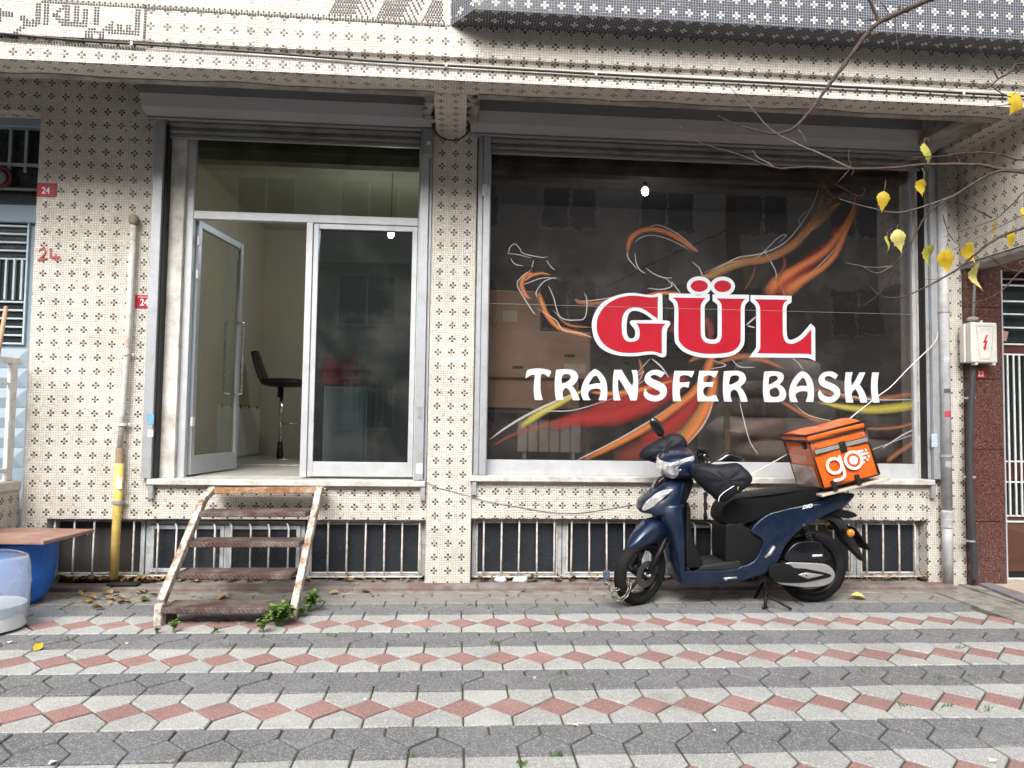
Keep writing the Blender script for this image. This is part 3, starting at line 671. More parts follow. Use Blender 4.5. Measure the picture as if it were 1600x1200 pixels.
# leaf: frame, louvre bars, lower panels
lx = W(53, 450, DY-.05).x
B('leaf_rail', BLUEDOOR, ldo, dx0, dx1-.058, DY-.02, DY+.03, .55, 2.785, bevel=.003)
zt1 = W(30, 345, DY-.03).z; zb1 = W(30, 537, DY-.03).z
B('leaf_pane', GLASSB, ldo, dx0, lx-.07, DY-.022, DY-.0205, zb1, zt1, bevel=0)
B('glazing_bar', BLUEBAR, ldo, lx-.075, lx-.06, DY-.045, DY-.0215, zb1-.01, zt1+.01, bevel=.002)
for py in (345, 353.5, 366, 379, 392, 405, 472, 485, 498, 511, 524, 537):
    z = W(30, py, DY-.04).z; B('louvre_bar', BLUEBAR, ldo, dx0, lx-.0755, DY-.046, DY-.023, z-.007, z+.007, bevel=.002)
for px in (9, 22, 34, -4):
    x = W(px, 440, DY-.04).x; B('upright_bar', BLUEBAR, ldo, x-.008, x+.008, DY-.05, DY-.024, W(30, 470, DY).z, W(30, 406, DY).z, bevel=.002)
for i in range(6):
    z1_ = W(20, 545, DY).z-i*.155
    MB().add([(dx0, DY-.022, z1_-.15), (lx-.03, DY-.022, z1_-.15), (lx-.03, DY-.022, z1_), (dx0, DY-.022, z1_), (dx0, DY-.04, z1_-.075), (lx-.10, DY-.04, z1_-.075)], [(0, 1, 5, 4), (1, 2, 5), (2, 3, 4, 5), (3, 0, 4)]).build('door_panel', BLUEDOOR, ldo)
lw = thing('low_wall', 'low cream mosaic side wall below the white railing', 'wall', (-3.35, -.3, 0))
MB().box(-3.55, -3.265, -1.6, -.002, -.05, .72).build('wall', MOS, lw, uv=(0, .66, PRD))
MB().box(-3.56, -3.25, -1.61, -.003, .722, .795).build('coping', mat('cream_coping', (.62, .60, .55), .7, var=.12, dirt=(.3, .26, .2), dirt_amt=.4), lw, bevel=.008)
rl = thing('railing', 'white painted metal railing on the low wall at left', 'railing', (-3.3, -.3, .8))
B('post', WHITEP, rl, -3.315, -3.285, -.14, -.06, .796, 1.70, bevel=.004)
B('top_rail', WHITEP, rl, -3.32, -3.28, -1.6, -.02, 1.66, 1.705, bevel=.004)
B('bottom_rail', WHITEP, rl, -3.315, -3.285, -1.6, -.142, .86, .89, bevel=.003)
B('mid_rail', WHITEP, rl, -3.31, -3.29, -1.6, -.142, 1.50, 1.52, bevel=.003)
for i in range(5): y = -.26-i*.14; B('baluster', WHITEP, rl, -3.308, -3.292, y-.007, y+.007, .892, 1.498, bevel=.002)
wd = mat('pale_broom_wood', (.45, .30, .18), .6, var=.15)
st = MB().tube([W(9, 482, -.45), W(-14, 620, -.45)], .014, 10).ellipsoid(tuple(W(9, 481, -.45)), (.014, .014, .014), 8, 6).build('broom_handle', wd, None, smooth=True); tag(st, 'pale wooden stick leaning at the left edge', 'stick')
# ================================================================ gas pipe on the left pier
gp = thing('gas_pipe', 'rusty grey and yellow gas pipe running up the left pier', 'pipe', tuple(G(178, 912, .03)))
PIPEG = mat('chipped_grey_blue_pipe_paint', (.58, .62, .61), .55, var=.12, scale=14, bump=.2, dirt=(.36, .22, .11), dirt_amt=.5, dscale=14)
PIPEY = mat('yellow_pipe_paint', (.74, .54, .15), .45, var=.12, scale=8, dirt=(.38, .25, .08), dirt_amt=.35, dscale=10)
YP = -.055
MB().tube([W(208.5, 350, YP), W(199, 540, YP), W(192, 640, YP), W(187.5, 702, YP)], .0225, 12).build('upper_pipe', PIPEG, gp, smooth=True)
MB().tube([W(187.8, 700, YP), W(186.6, 727, YP)], .029, 12).build('rusty_joint', mat('rusty_joint', (.42, .33, .22), .8, var=.5, scale=30, bump=.6, dirt=(.30, .14, .05), dirt_amt=.6, dscale=30), gp, smooth=40)
MB().tube([W(187, 724, YP), W(183, 800, YP), W(177.5, 905, YP)], .031, 14).build('lower_pipe', PIPEY, gp, smooth=True)
pa = W(186.3, 755, YP-.031); B('paper_label', WHITEE, gp, pa.x-.02, pa.x+.02, YP-.034, YP-.031, pa.z-.04, pa.z+.04, bevel=0)
MB().ellipsoid(tuple(W(209.5, 344, YP)), (.036, .04, .045), 10, 8, e=.8).build('mortar_cap', mat('brown_mortar_cap', (.28, .23, .17), .9, var=.3, bump=.6), gp, smooth=True)
for px, py, r_ in ((197.5, 553, .03), (190.8, 663, .034), (184.2, 785, .04)):
    q = W(px, py, YP); mt_ = BARM if py < 700 else GUIDE
    MB().lathe([(r_-.006, -.012), (r_, -.012), (r_, .012), (r_-.006, .012)], tuple(q), 'z', 16).box(q.x-r_-.014, q.x+r_+.014, YP+.02, YP+.026, q.z-.01, q.z+.01).build('clamp', mt_, gp)
sh = MB().box(-.11, .11, -.045, .04, 0, .022).mesh('rubber_pad', BLACK, bevel=.008)
o = link('rubber_pad', sh); g_ = G(185, 919, .036); o.location = (g_.x, -.11, .038); tag(o, 'flat black rubber pad on the kerb under the yellow pipe', 'pad')
# ================================================================ downpipe at the right
dp = thing('downpipe', 'grey plastic rain downpipe on the right-hand pier', 'downpipe', (4.0, -.07, .03))
DPM = mat('pale_grey_pvc', (.50, .51, .52), .5, var=.12, scale=5, dirt=(.28, .27, .26), dirt_amt=.5, dscale=7)
DY_ = -.075; rr = .040
xx = lambda px, py: W(px, py, DY_).x
xt, xb_ = xx(1472, 300), xx(1480.5, 860)
MB().tube([(xt, DY_, 3.60), (xb_+.002, DY_, .62)], rr, 16).build('upper_pipe', DPM, dp, smooth=True)
MB().tube([(xb_, DY_, .62), (xb_, DY_, .035)], rr*.96, 16).build('lower_pipe', DPM, dp, smooth=True)
for z in (.60, .54, .49): MB().lathe([(rr-.002, -.012), (rr+.006, -.008), (rr+.006, .008), (rr-.002, .012)], (xb_, DY_, z), 'z', 18).build('socket_ring', DPM, dp, smooth=40)
MB().lathe([(rr-.002, -.06), (rr+.004, -.055), (rr+.004, .055), (rr-.002, .06)], (xb_, DY_, .545), 'z', 18).build('socket', DPM, dp, smooth=40)
for py in (487, 712):
    z = W(1475, py, DY_).z; x = xt+(xb_-xt)*(3.6-z)/3.0
    MB().lathe([(rr, -.01), (rr+.005, -.01), (rr+.005, .01), (rr, .01)], (x, DY_, z), 'z', 18).box(x-.085, x-rr, -.012, -.004, z-.008, z+.008).box(x-.06, x-rr+.006, DY_+.03, -.004, z-.006, z+.006).build('clamp', GUIDE, dp)
for py, c, h in ((562, (.55, .62, .70), .045), (611, (.10, .10, .11), .035), (647, (.50, .05, .08), .045), (725, (.42, .43, .44), .05)):
    z = W(1478, py, DY_).z; x = xt+(xb_-xt)*(3.6-z)/3.0
    mb = MB(); n = 8; vs = []
    for k in range(n+1):
        a = -math.pi/2-.75+1.3*k/n; vs += [(x+math.cos(a)*(rr+.0012), DY_+math.sin(a)*(rr+.0012), z-h/2), (x+math.cos(a)*(rr+.0012), DY_+math.sin(a)*(rr+.0012), z+h/2)]
    mb.add(vs, [(2*k, 2*k+2, 2*k+3, 2*k+1) for k in range(n)]).build('sticker', mat('pipe_sticker_%d' % py, c, .5, var=.5, scale=90), dp)
# ================================================================ right neighbour: granite pier, electricity box, door
gr = thing('granite_pier', 'speckled red granite pier at the right edge', 'pier', (4.33, 0, 0))
zs_ = [0.0, W(1530, 815, -.06).z, W(1530, 702, -.06).z, W(1530, 592, -.06).z, W(1530, 480, -.06).z, 2.6]
gx0, gx1 = 4.176, 4.475
for a, b in zip(zs_, zs_[1:]): MB().box(gx0, gx1, -.058, .25, a+.002, b-.002).build('granite_slab', GRAN, gr, bevel=.002)
B('corner_trim', ALU, gr, gx1+.001, gx1+.012, -.062, .2, 0, 2.6, bevel=.002)
B('lintel', GRAN, gr, gx1-.3, 6.5, -.02, .25, 2.602, 2.72, bevel=.003)
eb = thing('electricity_box', 'white electricity box with a red lightning bolt', 'meter box', tuple(W(1530, 565, -.08)))
ex0, ex1 = W(1504, 540, -.1).x, W(1556, 540, -.17).x; ez0, ez1 = W(1530, 567, -.17).z, W(1530, 504, -.17).z
ECM = mat('off_white_box_plastic', (.66, .65, .60), .5, var=.08, scale=5, dirt=(.36, .33, .28), dirt_amt=.4)
B('back_box', ECM, eb, ex0, ex1-.01, -.12, -.059, ez0+.005, ez1-.005, bevel=.008, seg=2)
B('lid', ECM, eb, ex0+.01, ex1, -.19, -.122, ez0, ez1, bevel=.012, seg=2)
lcx = (ex0+ex1)/2+.01
pn = [(lcx-.075, ez1-.03), (lcx+.075, ez1-.03), (lcx+.045, ez0+.03), (lcx-.045, ez0+.03)]
for i in range(4): a, b = pn[i], pn[(i+1) % 4]; MB().tube([(a[0], -.1905, a[1]), (b[0], -.1905, b[1])], .0022, 5).build('moulded_line', mat('shade_grey', (.42, .41, .38), .6) if 'shade_grey' not in bpy.data.materials else bpy.data.materials['shade_grey'], eb)
zc = (ez0+ez1)/2; bolt = [(.012, .062), (-.018, -.004), (.002, -.002), (-.012, -.035), (-.018, -.034), (-.008, -.066), (.012, -.04), (.004, -.038), (.022, .016), (.003, .012), (.026, .062)]
MB().prism([(lcx+a, zc+b) for a, b in bolt], -.1925, -.1902).build('lightning_bolt', mat('red_print', (.55, .01, .03), .5), eb)
for k, (cz, w_, h_) in enumerate(((ez1-.045, .085, .022), (ez0+.045, .06, .022))): B('raised_label', ECM, eb, lcx-w_/2, lcx+w_/2, -.1925, -.1902, cz-h_/2, cz+h_/2, bevel=.001)
MB().tube([(lcx+.0, -.15, ez1), (lcx, -.15, ez1+.02)], .01, 8).build('eyelet', ECM, eb)
for dx_ in (-.07, .08): B('hinge_clip', ECM, eb, lcx+dx_-.012, lcx+dx_+.012, -.185, -.13, ez0-.018, ez0+.002, bevel=.002)
cd = thing('cable_conduit', 'dark corrugated conduit running down beside the granite', 'conduit', (4.2, -.08, 0))
CND = mat('black_corrugated_plastic', (.045, .045, .05), .5, var=.2)
pts = catmull([W(1520, 572, -.1), W(1517, 640, -.1), W(1515, 720, -.095), W(1517, 800, -.095), W(1521, 860, -.09), W(1522, 905, -.09)], 40)
MB().tube(pts, [.026 if i % 2 else .030 for i in range(len(pts))], 10).build('conduit', CND, cd, smooth=True)
for py in (622, 745, 845): q = W(1517, py, -.09); MB().lathe([(.03, -.008), (.034, -.008), (.034, .008), (.03, .008)], tuple(q), 'z', 14).box(q.x-.06, q.x-.02, q.y+.0, q.y+.03, q.z-.006, q.z+.006).build('clip', GUIDE, cd)
MB().tube([W(1520, 498, -.10), W(1523, 440, -.085)], .012, 8).build('upper_cable', mat('grey_conduit', (.20, .20, .20), .6), cd, smooth=True)
MB().ellipsoid(tuple(W(1520, 499, -.09)), (.05, .04, .025), 10, 6).build('sealing_lump', PLASTER, cd, smooth=True)
rd = thing('street_door', 'dark barred glass and brown panel door at the right edge', 'door', (5.0, .2, .03))
RY = .16
DGL = mat('dark_green_glass', (.018, .028, .026), .15, var=.3); BRN = mat('brown_door_paint', (.085, .036, .024), .45, var=.12); DRD = mat('dark_red_door_paint', (.07, .018, .016), .45)
q0 = gx1+.013
B('door_glass', DGL, rd, q0, 6.4, RY, RY+.02, .03, 2.6, bevel=0)
zP = W(1580, 808, RY).z; B('door_panel', BRN, rd, q0, 6.4, RY-.045, RY-.002, .09, zP, bevel=.004)
xm = W(1640, 860, RY).x
MB().add([(q0+.02, RY-.046, .16), (6.3, RY-.046, .16), (6.3, RY-.046, zP-.05), (q0+.02, RY-.046, zP-.05), (xm, RY-.085, (zP+.11)/2)], [(0, 1, 4), (1, 2, 4), (2, 3, 4), (3, 0, 4)]).build('raised_diamond', BRN, rd)
for py in (436, 446, 471, 491, 512, 538, 554, 721, 753, 806, 815, 904):
    z = W(1580, py, RY-.05).z; B('cross_bar', WHITEP, rd, q0, 6.4, RY-.058, RY-.046, z-.007, z+.007, bevel=.002)
for py0, py1 in ((540, 552), (724, 750), (908, 916), (808, 813), (422, 434)):
    B('red_rail', DRD, rd, q0, 6.4, RY-.044, RY-.001, W(1580, py1, RY-.05).z, W(1580, py0, RY-.05).z, bevel=.002)
for px in (1566, 1575.5, 1585, 1594, 1604, 1614):
    B('upright_bar', WHITEP, rd, W(px, 680, RY-.06).x-.007, W(px, 680, RY-.06).x+.007, RY-.072, RY-.059, W(1580, 805, RY-.06).z, W(1580, 555, RY-.06).z, bevel=.002)
q = W(1567, 524, RY-.075); o = MB().box(-.042, .042, -.0015, 0, -.042, .042).build('sticker', mat('pink_sticker', (.46, .25, .24), .5, var=.35, scale=70), None); o.location = (q.x, RY-.074, q.z); o.rotation_euler = (0, R(14), 0)
tag(o, 'square pinkish sticker on the bars of the right-hand door', 'sticker')
# ================================================================ iron steps
stp = thing('iron_steps', 'rusty iron steps with flaking white sides at the open door', 'steps', (-1.45, -.7, 0))
RUST = mat('rusty_chequer_plate', (.085, .047, .038), .75, var=.35, scale=14, bump=.4, dirt=(.22, .185, .17), dirt_amt=.6, dscale=6)
FLAKE = mat('flaking_white_iron', (.70, .68, .63), .7, var=.12, scale=12, bump=.6, bscale=40, dirt=(.22, .115, .05), dirt_amt=.95, dscale=11)
RUSTO = mat('orange_rust_iron', (.30, .135, .05), .85, var=.5, scale=20, bump=.6, dirt=(.62, .58, .5), dirt_amt=.45, dscale=11)
def chequer(m):
    t = m.node_tree; b = t.nodes['Principled BSDF']; tc = N(t, 'TexCoord'); wv = N(t, 'TexWave', wave_type='BANDS', bands_direction='DIAGONAL'); wv.inputs['Scale'].default_value = 22; wv.inputs['Distortion'].default_value = .4
    t.links.new(tc.outputs['Object'], wv.inputs[0]); bp = N(t, 'Bump'); bp.inputs['Strength'].default_value = .8; bp.inputs['Distance'].default_value = .004
    t.links.new(wv.outputs[1], bp.inputs['Height']); t.links.new(bp.outputs[0], b.inputs['Normal'])
chequer(RUST)
TR = [((309, 478), 800, 808, -.50), ((289, 467.5), 847, 855, -.66), ((270, 454), 897, 905.5, -.85), ((249.5, 440), 950, 958.5, -1.07)]
ends = []
for (xa_, xb2), yt, yb2, Y in TR:
    a = W(xa_, yt, Y); b = W(xb2, yt, Y); zt2 = (a.z+b.z)/2; th = .037; d = .215
    MB().add([(a.x, Y, a.z-th), (b.x, Y, b.z-th), (b.x+.012, Y+d, b.z-th), (a.x+.012, Y+d, a.z-th), (a.x, Y, a.z), (b.x, Y, b.z), (b.x+.012, Y+d, b.z), (a.x+.012, Y+d, a.z)],
        [(0,3,2,1),(4,5,6,7),(0,1,5,4),(1,2,6,5),(2,3,7,6),(3,0,4,7)]).build('tread', RUST, stp, bevel=.007, seg=2)
    ends.append((a, b))
ta = W(329, 762, -.19); tb2 = W(501, 760, -.19)
def beam(p, q, wx, wy, name, m):
    p, q = Vector(p), Vector(q); d = (q-p).normalized(); s = Vector((1, 0, 0)); u = d.cross(s).normalized()
    vs = [c+s*i*wx/2+u*j*wy/2 for c in (p, q) for i, j in ((-1, -1), (1, -1), (1, 1), (-1, 1))]
    return MB().add(vs, [(0, 1, 2, 3), (4, 7, 6, 5), (0, 4, 5, 1), (1, 5, 6, 2), (2, 6, 7, 3), (3, 7, 4, 0)]).build(name, m, stp, bevel=.004)
la0 = Vector((ends[3][0].x-.012, -1.02, .13)); la1 = Vector((ta.x-.005, -.30, ta.z-.06))
beam(la0, la1, .045, .06, 'stringer', FLAKE); beam((la1.x, la1.y, la1.z-.012), (ta.x+.01, -.17, ta.z-.012), .044, .05, 'stringer_bend', FLAKE)
rb0 = Vector((ends[3][1].x+.045, -.97, .02)); rb1 = Vector((tb2.x-.006, -.20, tb2.z-.02))
beam(rb0, rb1, .045, .06, 'stringer', FLAKE)
B('foot', FLAKE, stp, la0.x-.023, la0.x+.023, -1.07, -.99, -.005, .13, bevel=.004)
B('foot', mat('dark_rust', (.09, .05, .04), .8), stp, la0.x+.025, la0.x+.075, -1.0, -.95, -.005, .06, bevel=.003)
B('foot', RUST, stp, rb0.x-.10, rb0.x-.05, -1.0, -.95, -.005, .05, bevel=.003)
MB().add([(ta.x-.02, -.21, ta.z-.045), (tb2.x+.02, -.21, tb2.z-.05), (tb2.x+.02, -.205, tb2.z-.004), (ta.x-.02, -.205, ta.z-.004), (ta.x-.02, -.17, ta.z-.045), (tb2.x+.02, -.17, tb2.z-.05), (tb2.x+.02, -.17, tb2.z), (ta.x-.02, -.17, ta.z)], [(0,1,2,3),(4,7,6,5),(0,4,5,1),(2,6,7,3),(1,5,6,2),(0,3,7,4)]).build('top_rail', RUSTO, stp, bevel=.004)
B('top_plate', FLAKE, stp, ta.x-.02, tb2.x+.02, -.169, -.058, min(ta.z, tb2.z)-.02, min(ta.z, tb2.z)-.008, bevel=.003)
# ================================================================ barrel, board, clear tub
bq = W(60, 900, -.42)
BX, BY = -2.97, -.47
BLU = mat('blue_barrel_plastic', (.008, .17, .72), .35, var=.15, scale=5, dirt=(.12, .22, .48), dirt_amt=.25, dscale=20)
brl = thing('barrel', 'blue plastic barrel standing at the wall on the left', 'barrel', (BX-.06, BY, 0))
bprof = [(.16, .0), (.19, .012), (.215, .05), (.25, .12), (.268, .22), (.275, .34), (.272, .42), (.276, .43), (.262, .445), (.25, .44)]
MB().lathe(bprof, (BX-.06, BY, 0), 'z', 36).build('drum', BLU, brl, smooth=40)
MB().lathe([(.272, .40), (.282, .405), (.282, .425), (.272, .43)], (BX-.06, BY, 0), 'z', 36).build('rim', BLU, brl, smooth=True)
BRD = mat('worn_red_brown_board', (.30, .155, .115), .75, var=.25, scale=7, bump=.3, dirt=(.42, .34, .29), dirt_amt=.5, dscale=5)
EDG = mat('dark_board_edge', (.10, .075, .06), .85)
c1, c2, c3, c4 = W(67, 862, -.83), W(147, 836, -.30), W(-60, 834, -.20), W(-120, 860, -.80)
zb_ = .452
cor = [(c1.x, c1.y), (c2.x, c2.y), (c3.x, c3.y), (c4.x, c4.y)]
bd = thing('board', 'worn red-brown board lying on the blue barrel', 'board', (BX-.2, BY, zb_))
MB().add([(x, y, zb_) for x, y in cor]+[(x, y, zb_+.024) for x, y in cor], [(0, 3, 2, 1), (4, 5, 6, 7), (0, 1, 5, 4), (1, 2, 6, 5), (2, 3, 7, 6), (3, 0, 4, 7)]).build('panel', BRD, bd, bevel=.003)
MB().tube(catmull([W(112, 845, -.45)+Vector((0, 0, .0)), W(116, 837, -.42), W(126, 832, -.4), W(134, 833, -.38), W(137, 836, -.36)], 5), .006, 8).build('wire_handle', mat('grey_wire', (.45, .45, .44), .5), bd, smooth=True)
TUBM = glass('cloudy_clear_plastic', (.88, .92, .97), .24, (.66, .74, .84), .12, dirt=.3)
tb = thing('plastic_tub', 'cloudy translucent plastic tub in front of the blue barrel', 'tub', (-2.86, -1.12, 0))
tcx, tcy = -2.80, -1.12
def wob(r, z, n=32, s=0):
    return [(tcx+(r+.006*math.sin(3*a+s)+.005*math.sin(5*a-2*s))*math.cos(a), tcy+(r+.006*math.sin(3*a+s)+.005*math.sin(5*a-2*s))*math.sin(a), z+.006*math.sin(2*a+s)) for a in [2*math.pi*j/n for j in range(n)]]
MB().loft([wob(.19, .006), wob(.205, .02, s=.3), wob(.225, .15, s=1), wob(.24, .27, s=2), wob(.232, .34, s=2.5), wob(.222, .41, s=3), wob(.21, .435, s=3.2), wob(.20, .43, s=3.2)], 0, False).build('shell', TUBM, tb, smooth=True)
MB().lathe([(.001, .012), (.188, .012)], (tcx, tcy, 0), 'z', 28).build('bottom', TUBM, tb)
MB().lathe([(.001, .15), (.10, .152), (.214, .148), (.216, .0145), (.001, .0145)], (tcx, tcy, 0), 'z', 28).build('contents', mat('milky_plastic_sheet', (.62, .65, .66), .5, var=.12), tb, smooth=40)
# ================================================================ cables and wires
CBL = mat('black_cable', (.02, .02, .022), .45); WWR = mat('white_wire', (.70, .69, .66), .5); TWR = mat('thin_grey_wire', (.38, .36, .34), .6)
def wire(label, pts, r, m, name='cable', n=6): return tag(MB().tube(catmull(pts, n), r, 8).build(name, m, None, smooth=True), label, 'cable')
cb_ = [W(px, py, YB-.02) for px, py in ((-60, 49.5), (0, 52.5), (120, 63), (240, 70.5), (400, 81.5), (600, 96.5), (800, 108), (1000, 119.5), (1200, 129.5), (1400, 140), (1560, 148.5), (1680, 154))]
cbt = thing('beam_cable', 'thick black cable clipped along the overhang beam', 'cable', tuple(cb_[6]))
MB().tube(catmull(cb_, 6), .0085, 8).build('cable', CBL, cbt, smooth=True)
for px, py in ((206, 68.5), (697, 102), (931, 115.5), (1505, 146)):
    q = W(px, py, YB-.02); B('clip', WHITEE, cbt, q.x-.008, q.x+.008, YB-.031, YB-.004, q.z-.013, q.z+.013, bevel=.002)
wire('black cable sagging across the top of the middle pillar', [W(681, 205, -.12), W(684, 211, -.13), W(695, 217, -.14), W(707, 219, -.14), W(719, 217, -.13), W(727, 211, -.12), W(731, 207, -.1)], .006, CBL)
wire('white cord slung from the right guide down behind the orange bag', [W(1466, 520, -.06), W(1460, 536, -.07), W(1440, 556, -.09), W(1418, 577, -.11), W(1392, 604, -.14), W(1372, 619, -.16), W(1345, 640, -.2), W(1318, 661, -.24), W(1290, 676, -.28), W(1240, 704, -.30), W(1205, 724, -.3), W(1165, 745, -.3), W(1090, 772, -.22), W(1058, 783, -.12)], .0042, WWR, 'cord')
wire('thin wire drooping along the plinth under the printed window', [W(655, 748, -.06), W(665, 752, -.03), W(682, 761, -.02), W(720, 771, -.02), W(760, 783, -.008), W(800, 790, -.008), W(860, 800, -.008), W(905, 801, -.008), W(960, 793, -.008), W(1000, 787, -.008), W(1045, 786, -.01)], .0028, TWR, 'wire')
# ================================================================ things inside the shop
BLKS = mat('black_leatherette', (.015, .015, .016), .4, var=.2, bump=.2); CHR = mat('chrome', (.62, .62, .62), .12, metal=1, var=.05)
sx_, sy_ = W(437, 715, 2.9).x, 2.9
stool = thing('bar_stool', 'black bar stool on a chrome pole in the doorway room', 'stool', (sx_, sy_, LZ))
zf = LZ+.005
MB().lathe([(.001, .03), (.03, .028), (.10, .018), (.20, .008), (.205, .0), (.001, .0)], (sx_, sy_, zf), 'z', 30).build('base', CHR, stool, smooth=40)
MB().tube([(sx_, sy_, zf+.02), (sx_, sy_, zf+.16)], [.034, .026], 12).build('base_collar', BLKS, stool, smooth=True)
MB().tube([(sx_, sy_, zf+.05), (sx_, sy_, zf+.72)], .02, 12).build('pole', CHR, stool, smooth=True)
MB().tube([(sx_-.02, sy_-.02, zf+.60), (sx_-.02, sy_-.02, zf+.70)], .016, 8).build('lever_housing', BLKS, stool, smooth=True)
MB().tube(catmull([(sx_+.02, sy_, zf+.34), (sx_+.09, sy_-.10, zf+.345), (sx_+.19, sy_-.06, zf+.345), (sx_+.19, sy_+.06, zf+.345), (sx_+.09, sy_+.10, zf+.345), (sx_+.02, sy_, zf+.34)], 4), .009, 8).build('footrest', CHR, stool, smooth=True)
st_ = MB().ellipsoid((sx_+.02, sy_, zf+.745), (.215, .19, .045), 20, 10, e=.75).build('seat', BLKS, stool, smooth=True)
rings = []
for i in range(7):
    t_ = i/6; xx_ = sx_-.15-.12*t_**.8; zz_ = zf+.74+.30*t_; wv_ = .17*(1-.35*t_**2); ring = []
    for j in range(12):
        a = 2*math.pi*j/12; ring.append((xx_+.03*math.cos(a), sy_+wv_*math.sin(a), zz_+.012*math.cos(a)))
    rings.append(ring)
MB().loft(rings).build('backrest', BLKS, stool, smooth=True)
stool.scale = (1.18,)*3
def bulb(label, px, py, Y, zc_, parent_room, e, rad):
    p = W(px, py, Y); o = thing('light_bulb', label, 'lamp', tuple(p), group='lit ceiling bulbs')
    MB().ellipsoid(tuple(p), (.032, .032, .04), 14, 10).build('bulb', emit('lit_bulb_%d' % px, (.85, .95, 1), e), o, smooth=True)
    MB().tube([p+Vector((0, 0, .038)), p+Vector((0, 0, .085))], .018, 10).build('socket', BLKS, o, smooth=True)
    MB().tube([p+Vector((0, 0, .08)), (p.x, p.y, zc_)], .004, 6).build('flex', BLKS, o)
    l = bpy.data.lights.new('bulb_light', 'POINT'); l.energy = rad; l.color = (.85, .94, 1); l.shadow_soft_size = .05
    lo = bpy.data.objects.new('bulb_light', l); col.objects.link(lo); lo.location = p - wloc(o)+Vector((0, 0, -.07)); lo.parent = o
bulb('lit white bulb hanging behind the printed window', 1008, 299, .9, 3.75, room2, 90, 14)
bulb('lit ceiling bulb behind the closed glass door', 611, 366, 1.5, 3.75, room, 60, 10)
WBOX = mat('cream_cabinet', (.55, .54, .48), .5, var=.05)
cbn = thing('cabinet', 'cream cabinet standing behind the closed glass door', 'cabinet', (-.9, .7, LZ))
xA, xB = W(505, 660, .45).x, W(568, 660, .45).x
B('carcass', WBOX, cbn, xA, xB, .45, .95, LZ+.006, W(540, 604, .45).z, bevel=.006)
B('side_stile', WBOX, cbn, xB+.004, xB+.03, .47, .95, LZ+.006, W(540, 608, .45).z, bevel=.004)
RBX = mat('red_carton', (.45, .02, .035), .5, var=.1)
rbz = W(540, 602, .5).z
o = B('carton', RBX, None, xA-.02, W(552, 580, .5).x, .5, .82, rbz+.004, W(530, 560, .5).z, bevel=.006); tag(o, 'red box on top of the cream cabinet behind glass', 'box')
CARD = mat('brown_cardboard', (.46, .33, .24), .8, var=.12, scale=4); CSLOT = mat('dark_hand_hole', (.03, .025, .02), .9); LBL = mat('pale_label', (.55, .56, .55), .6)
def carton(label, x0p, y0p, x1p, y1p, Y, d=.45, slot=None, lab=None):
    a, b = W(x0p, y1p, Y), W(x1p, y0p, Y)
    o = thing('carton', label, 'box', ((a.x+b.x)/2, Y+d/2, a.z), group='cartons stacked behind the window')
    B('box', CARD, o, a.x, b.x, Y, Y+d, a.z+.002, b.z, bevel=.008)
    B('tape', LBL, o, (a.x+b.x)/2-.03, (a.x+b.x)/2+.03, Y+.02, Y+d-.02, b.z+.0005, b.z+.002, bevel=0)
    if slot:
        for q in slot: s = W(q[0], q[1], Y); B('hand_hole', CSLOT, o, s.x-.045, s.x+.045, Y-.002, Y+.004, s.z-.012, s.z+.012, bevel=.002)
    if lab: s = W(lab[0], lab[1], Y); B('label', LBL, o, s.x-lab[2], s.x+lab[2], Y-.002, Y+.004, s.z-lab[3], s.z+lab[3], bevel=0)
carton('brown carton at the top of the stack behind the window', 752, 455, 845, 517, .34, lab=(797, 494, .06, .045))
carton('large brown carton with hand holes in the middle of the stack', 752, 519, 923, 590, .33, slot=((890, 556), (809, 574)), lab=(898, 576, .09, .04))
carton('shadowed brown carton low in the stack behind the window', 752, 592, 905, 638, .36)
shl = thing('shelf_board', 'dark shelf carrying the cartons behind the window', 'shelf', (.8, .5, RZ))
a = W(752, 640, .33); b = W(925, 648, .33)
B('shelf', DARKW, shl, a.x, b.x, .33, .9, b.z, a.z-.002, bevel=.004)
for xl in (a.x+.02, b.x-.05): B('leg', DARKW, shl, xl, xl+.04, .36, .40, RZ-.018, b.z-.002, bevel=.003); B('leg', DARKW, shl, xl, xl+.04, .82, .86, RZ-.018, b.z-.002, bevel=.003)
PNL = mat('pale_corrugated_panel', (.46, .47, .46), .6, var=.06)
rdx = thing('radiator', 'pale ribbed radiator low behind the window at left', 'radiator', (.75, .45, RZ))
x_ = W(808, 680, .40).x; x1_ = W(908, 680, .40).x; zlo, zhi = W(860, 707, .40).z, W(860, 641, .40).z-.03; k = 6; wdt = (x1_-x_)/k
for i in range(k): B('rib', PNL, rdx, x_+i*wdt+.004, x_+(i+1)*wdt-.004, .40, .47, zlo, zhi, bevel=.006)
for xl in (x_+.05, x1_-.08): B('foot', PNL, rdx, xl, xl+.03, .41, .46, RZ-.018, zlo-.001, bevel=.003)
CLO = [mat('grey_textile', (.36, .365, .375), .8, var=.25, scale=8, bump=.3), mat('dark_textile', (.19, .19, .20), .85, var=.3, scale=8, bump=.3), mat('wrapped_textile', (.50, .51, .52), .35, var=.3, scale=5, bump=.5, bscale=14)]
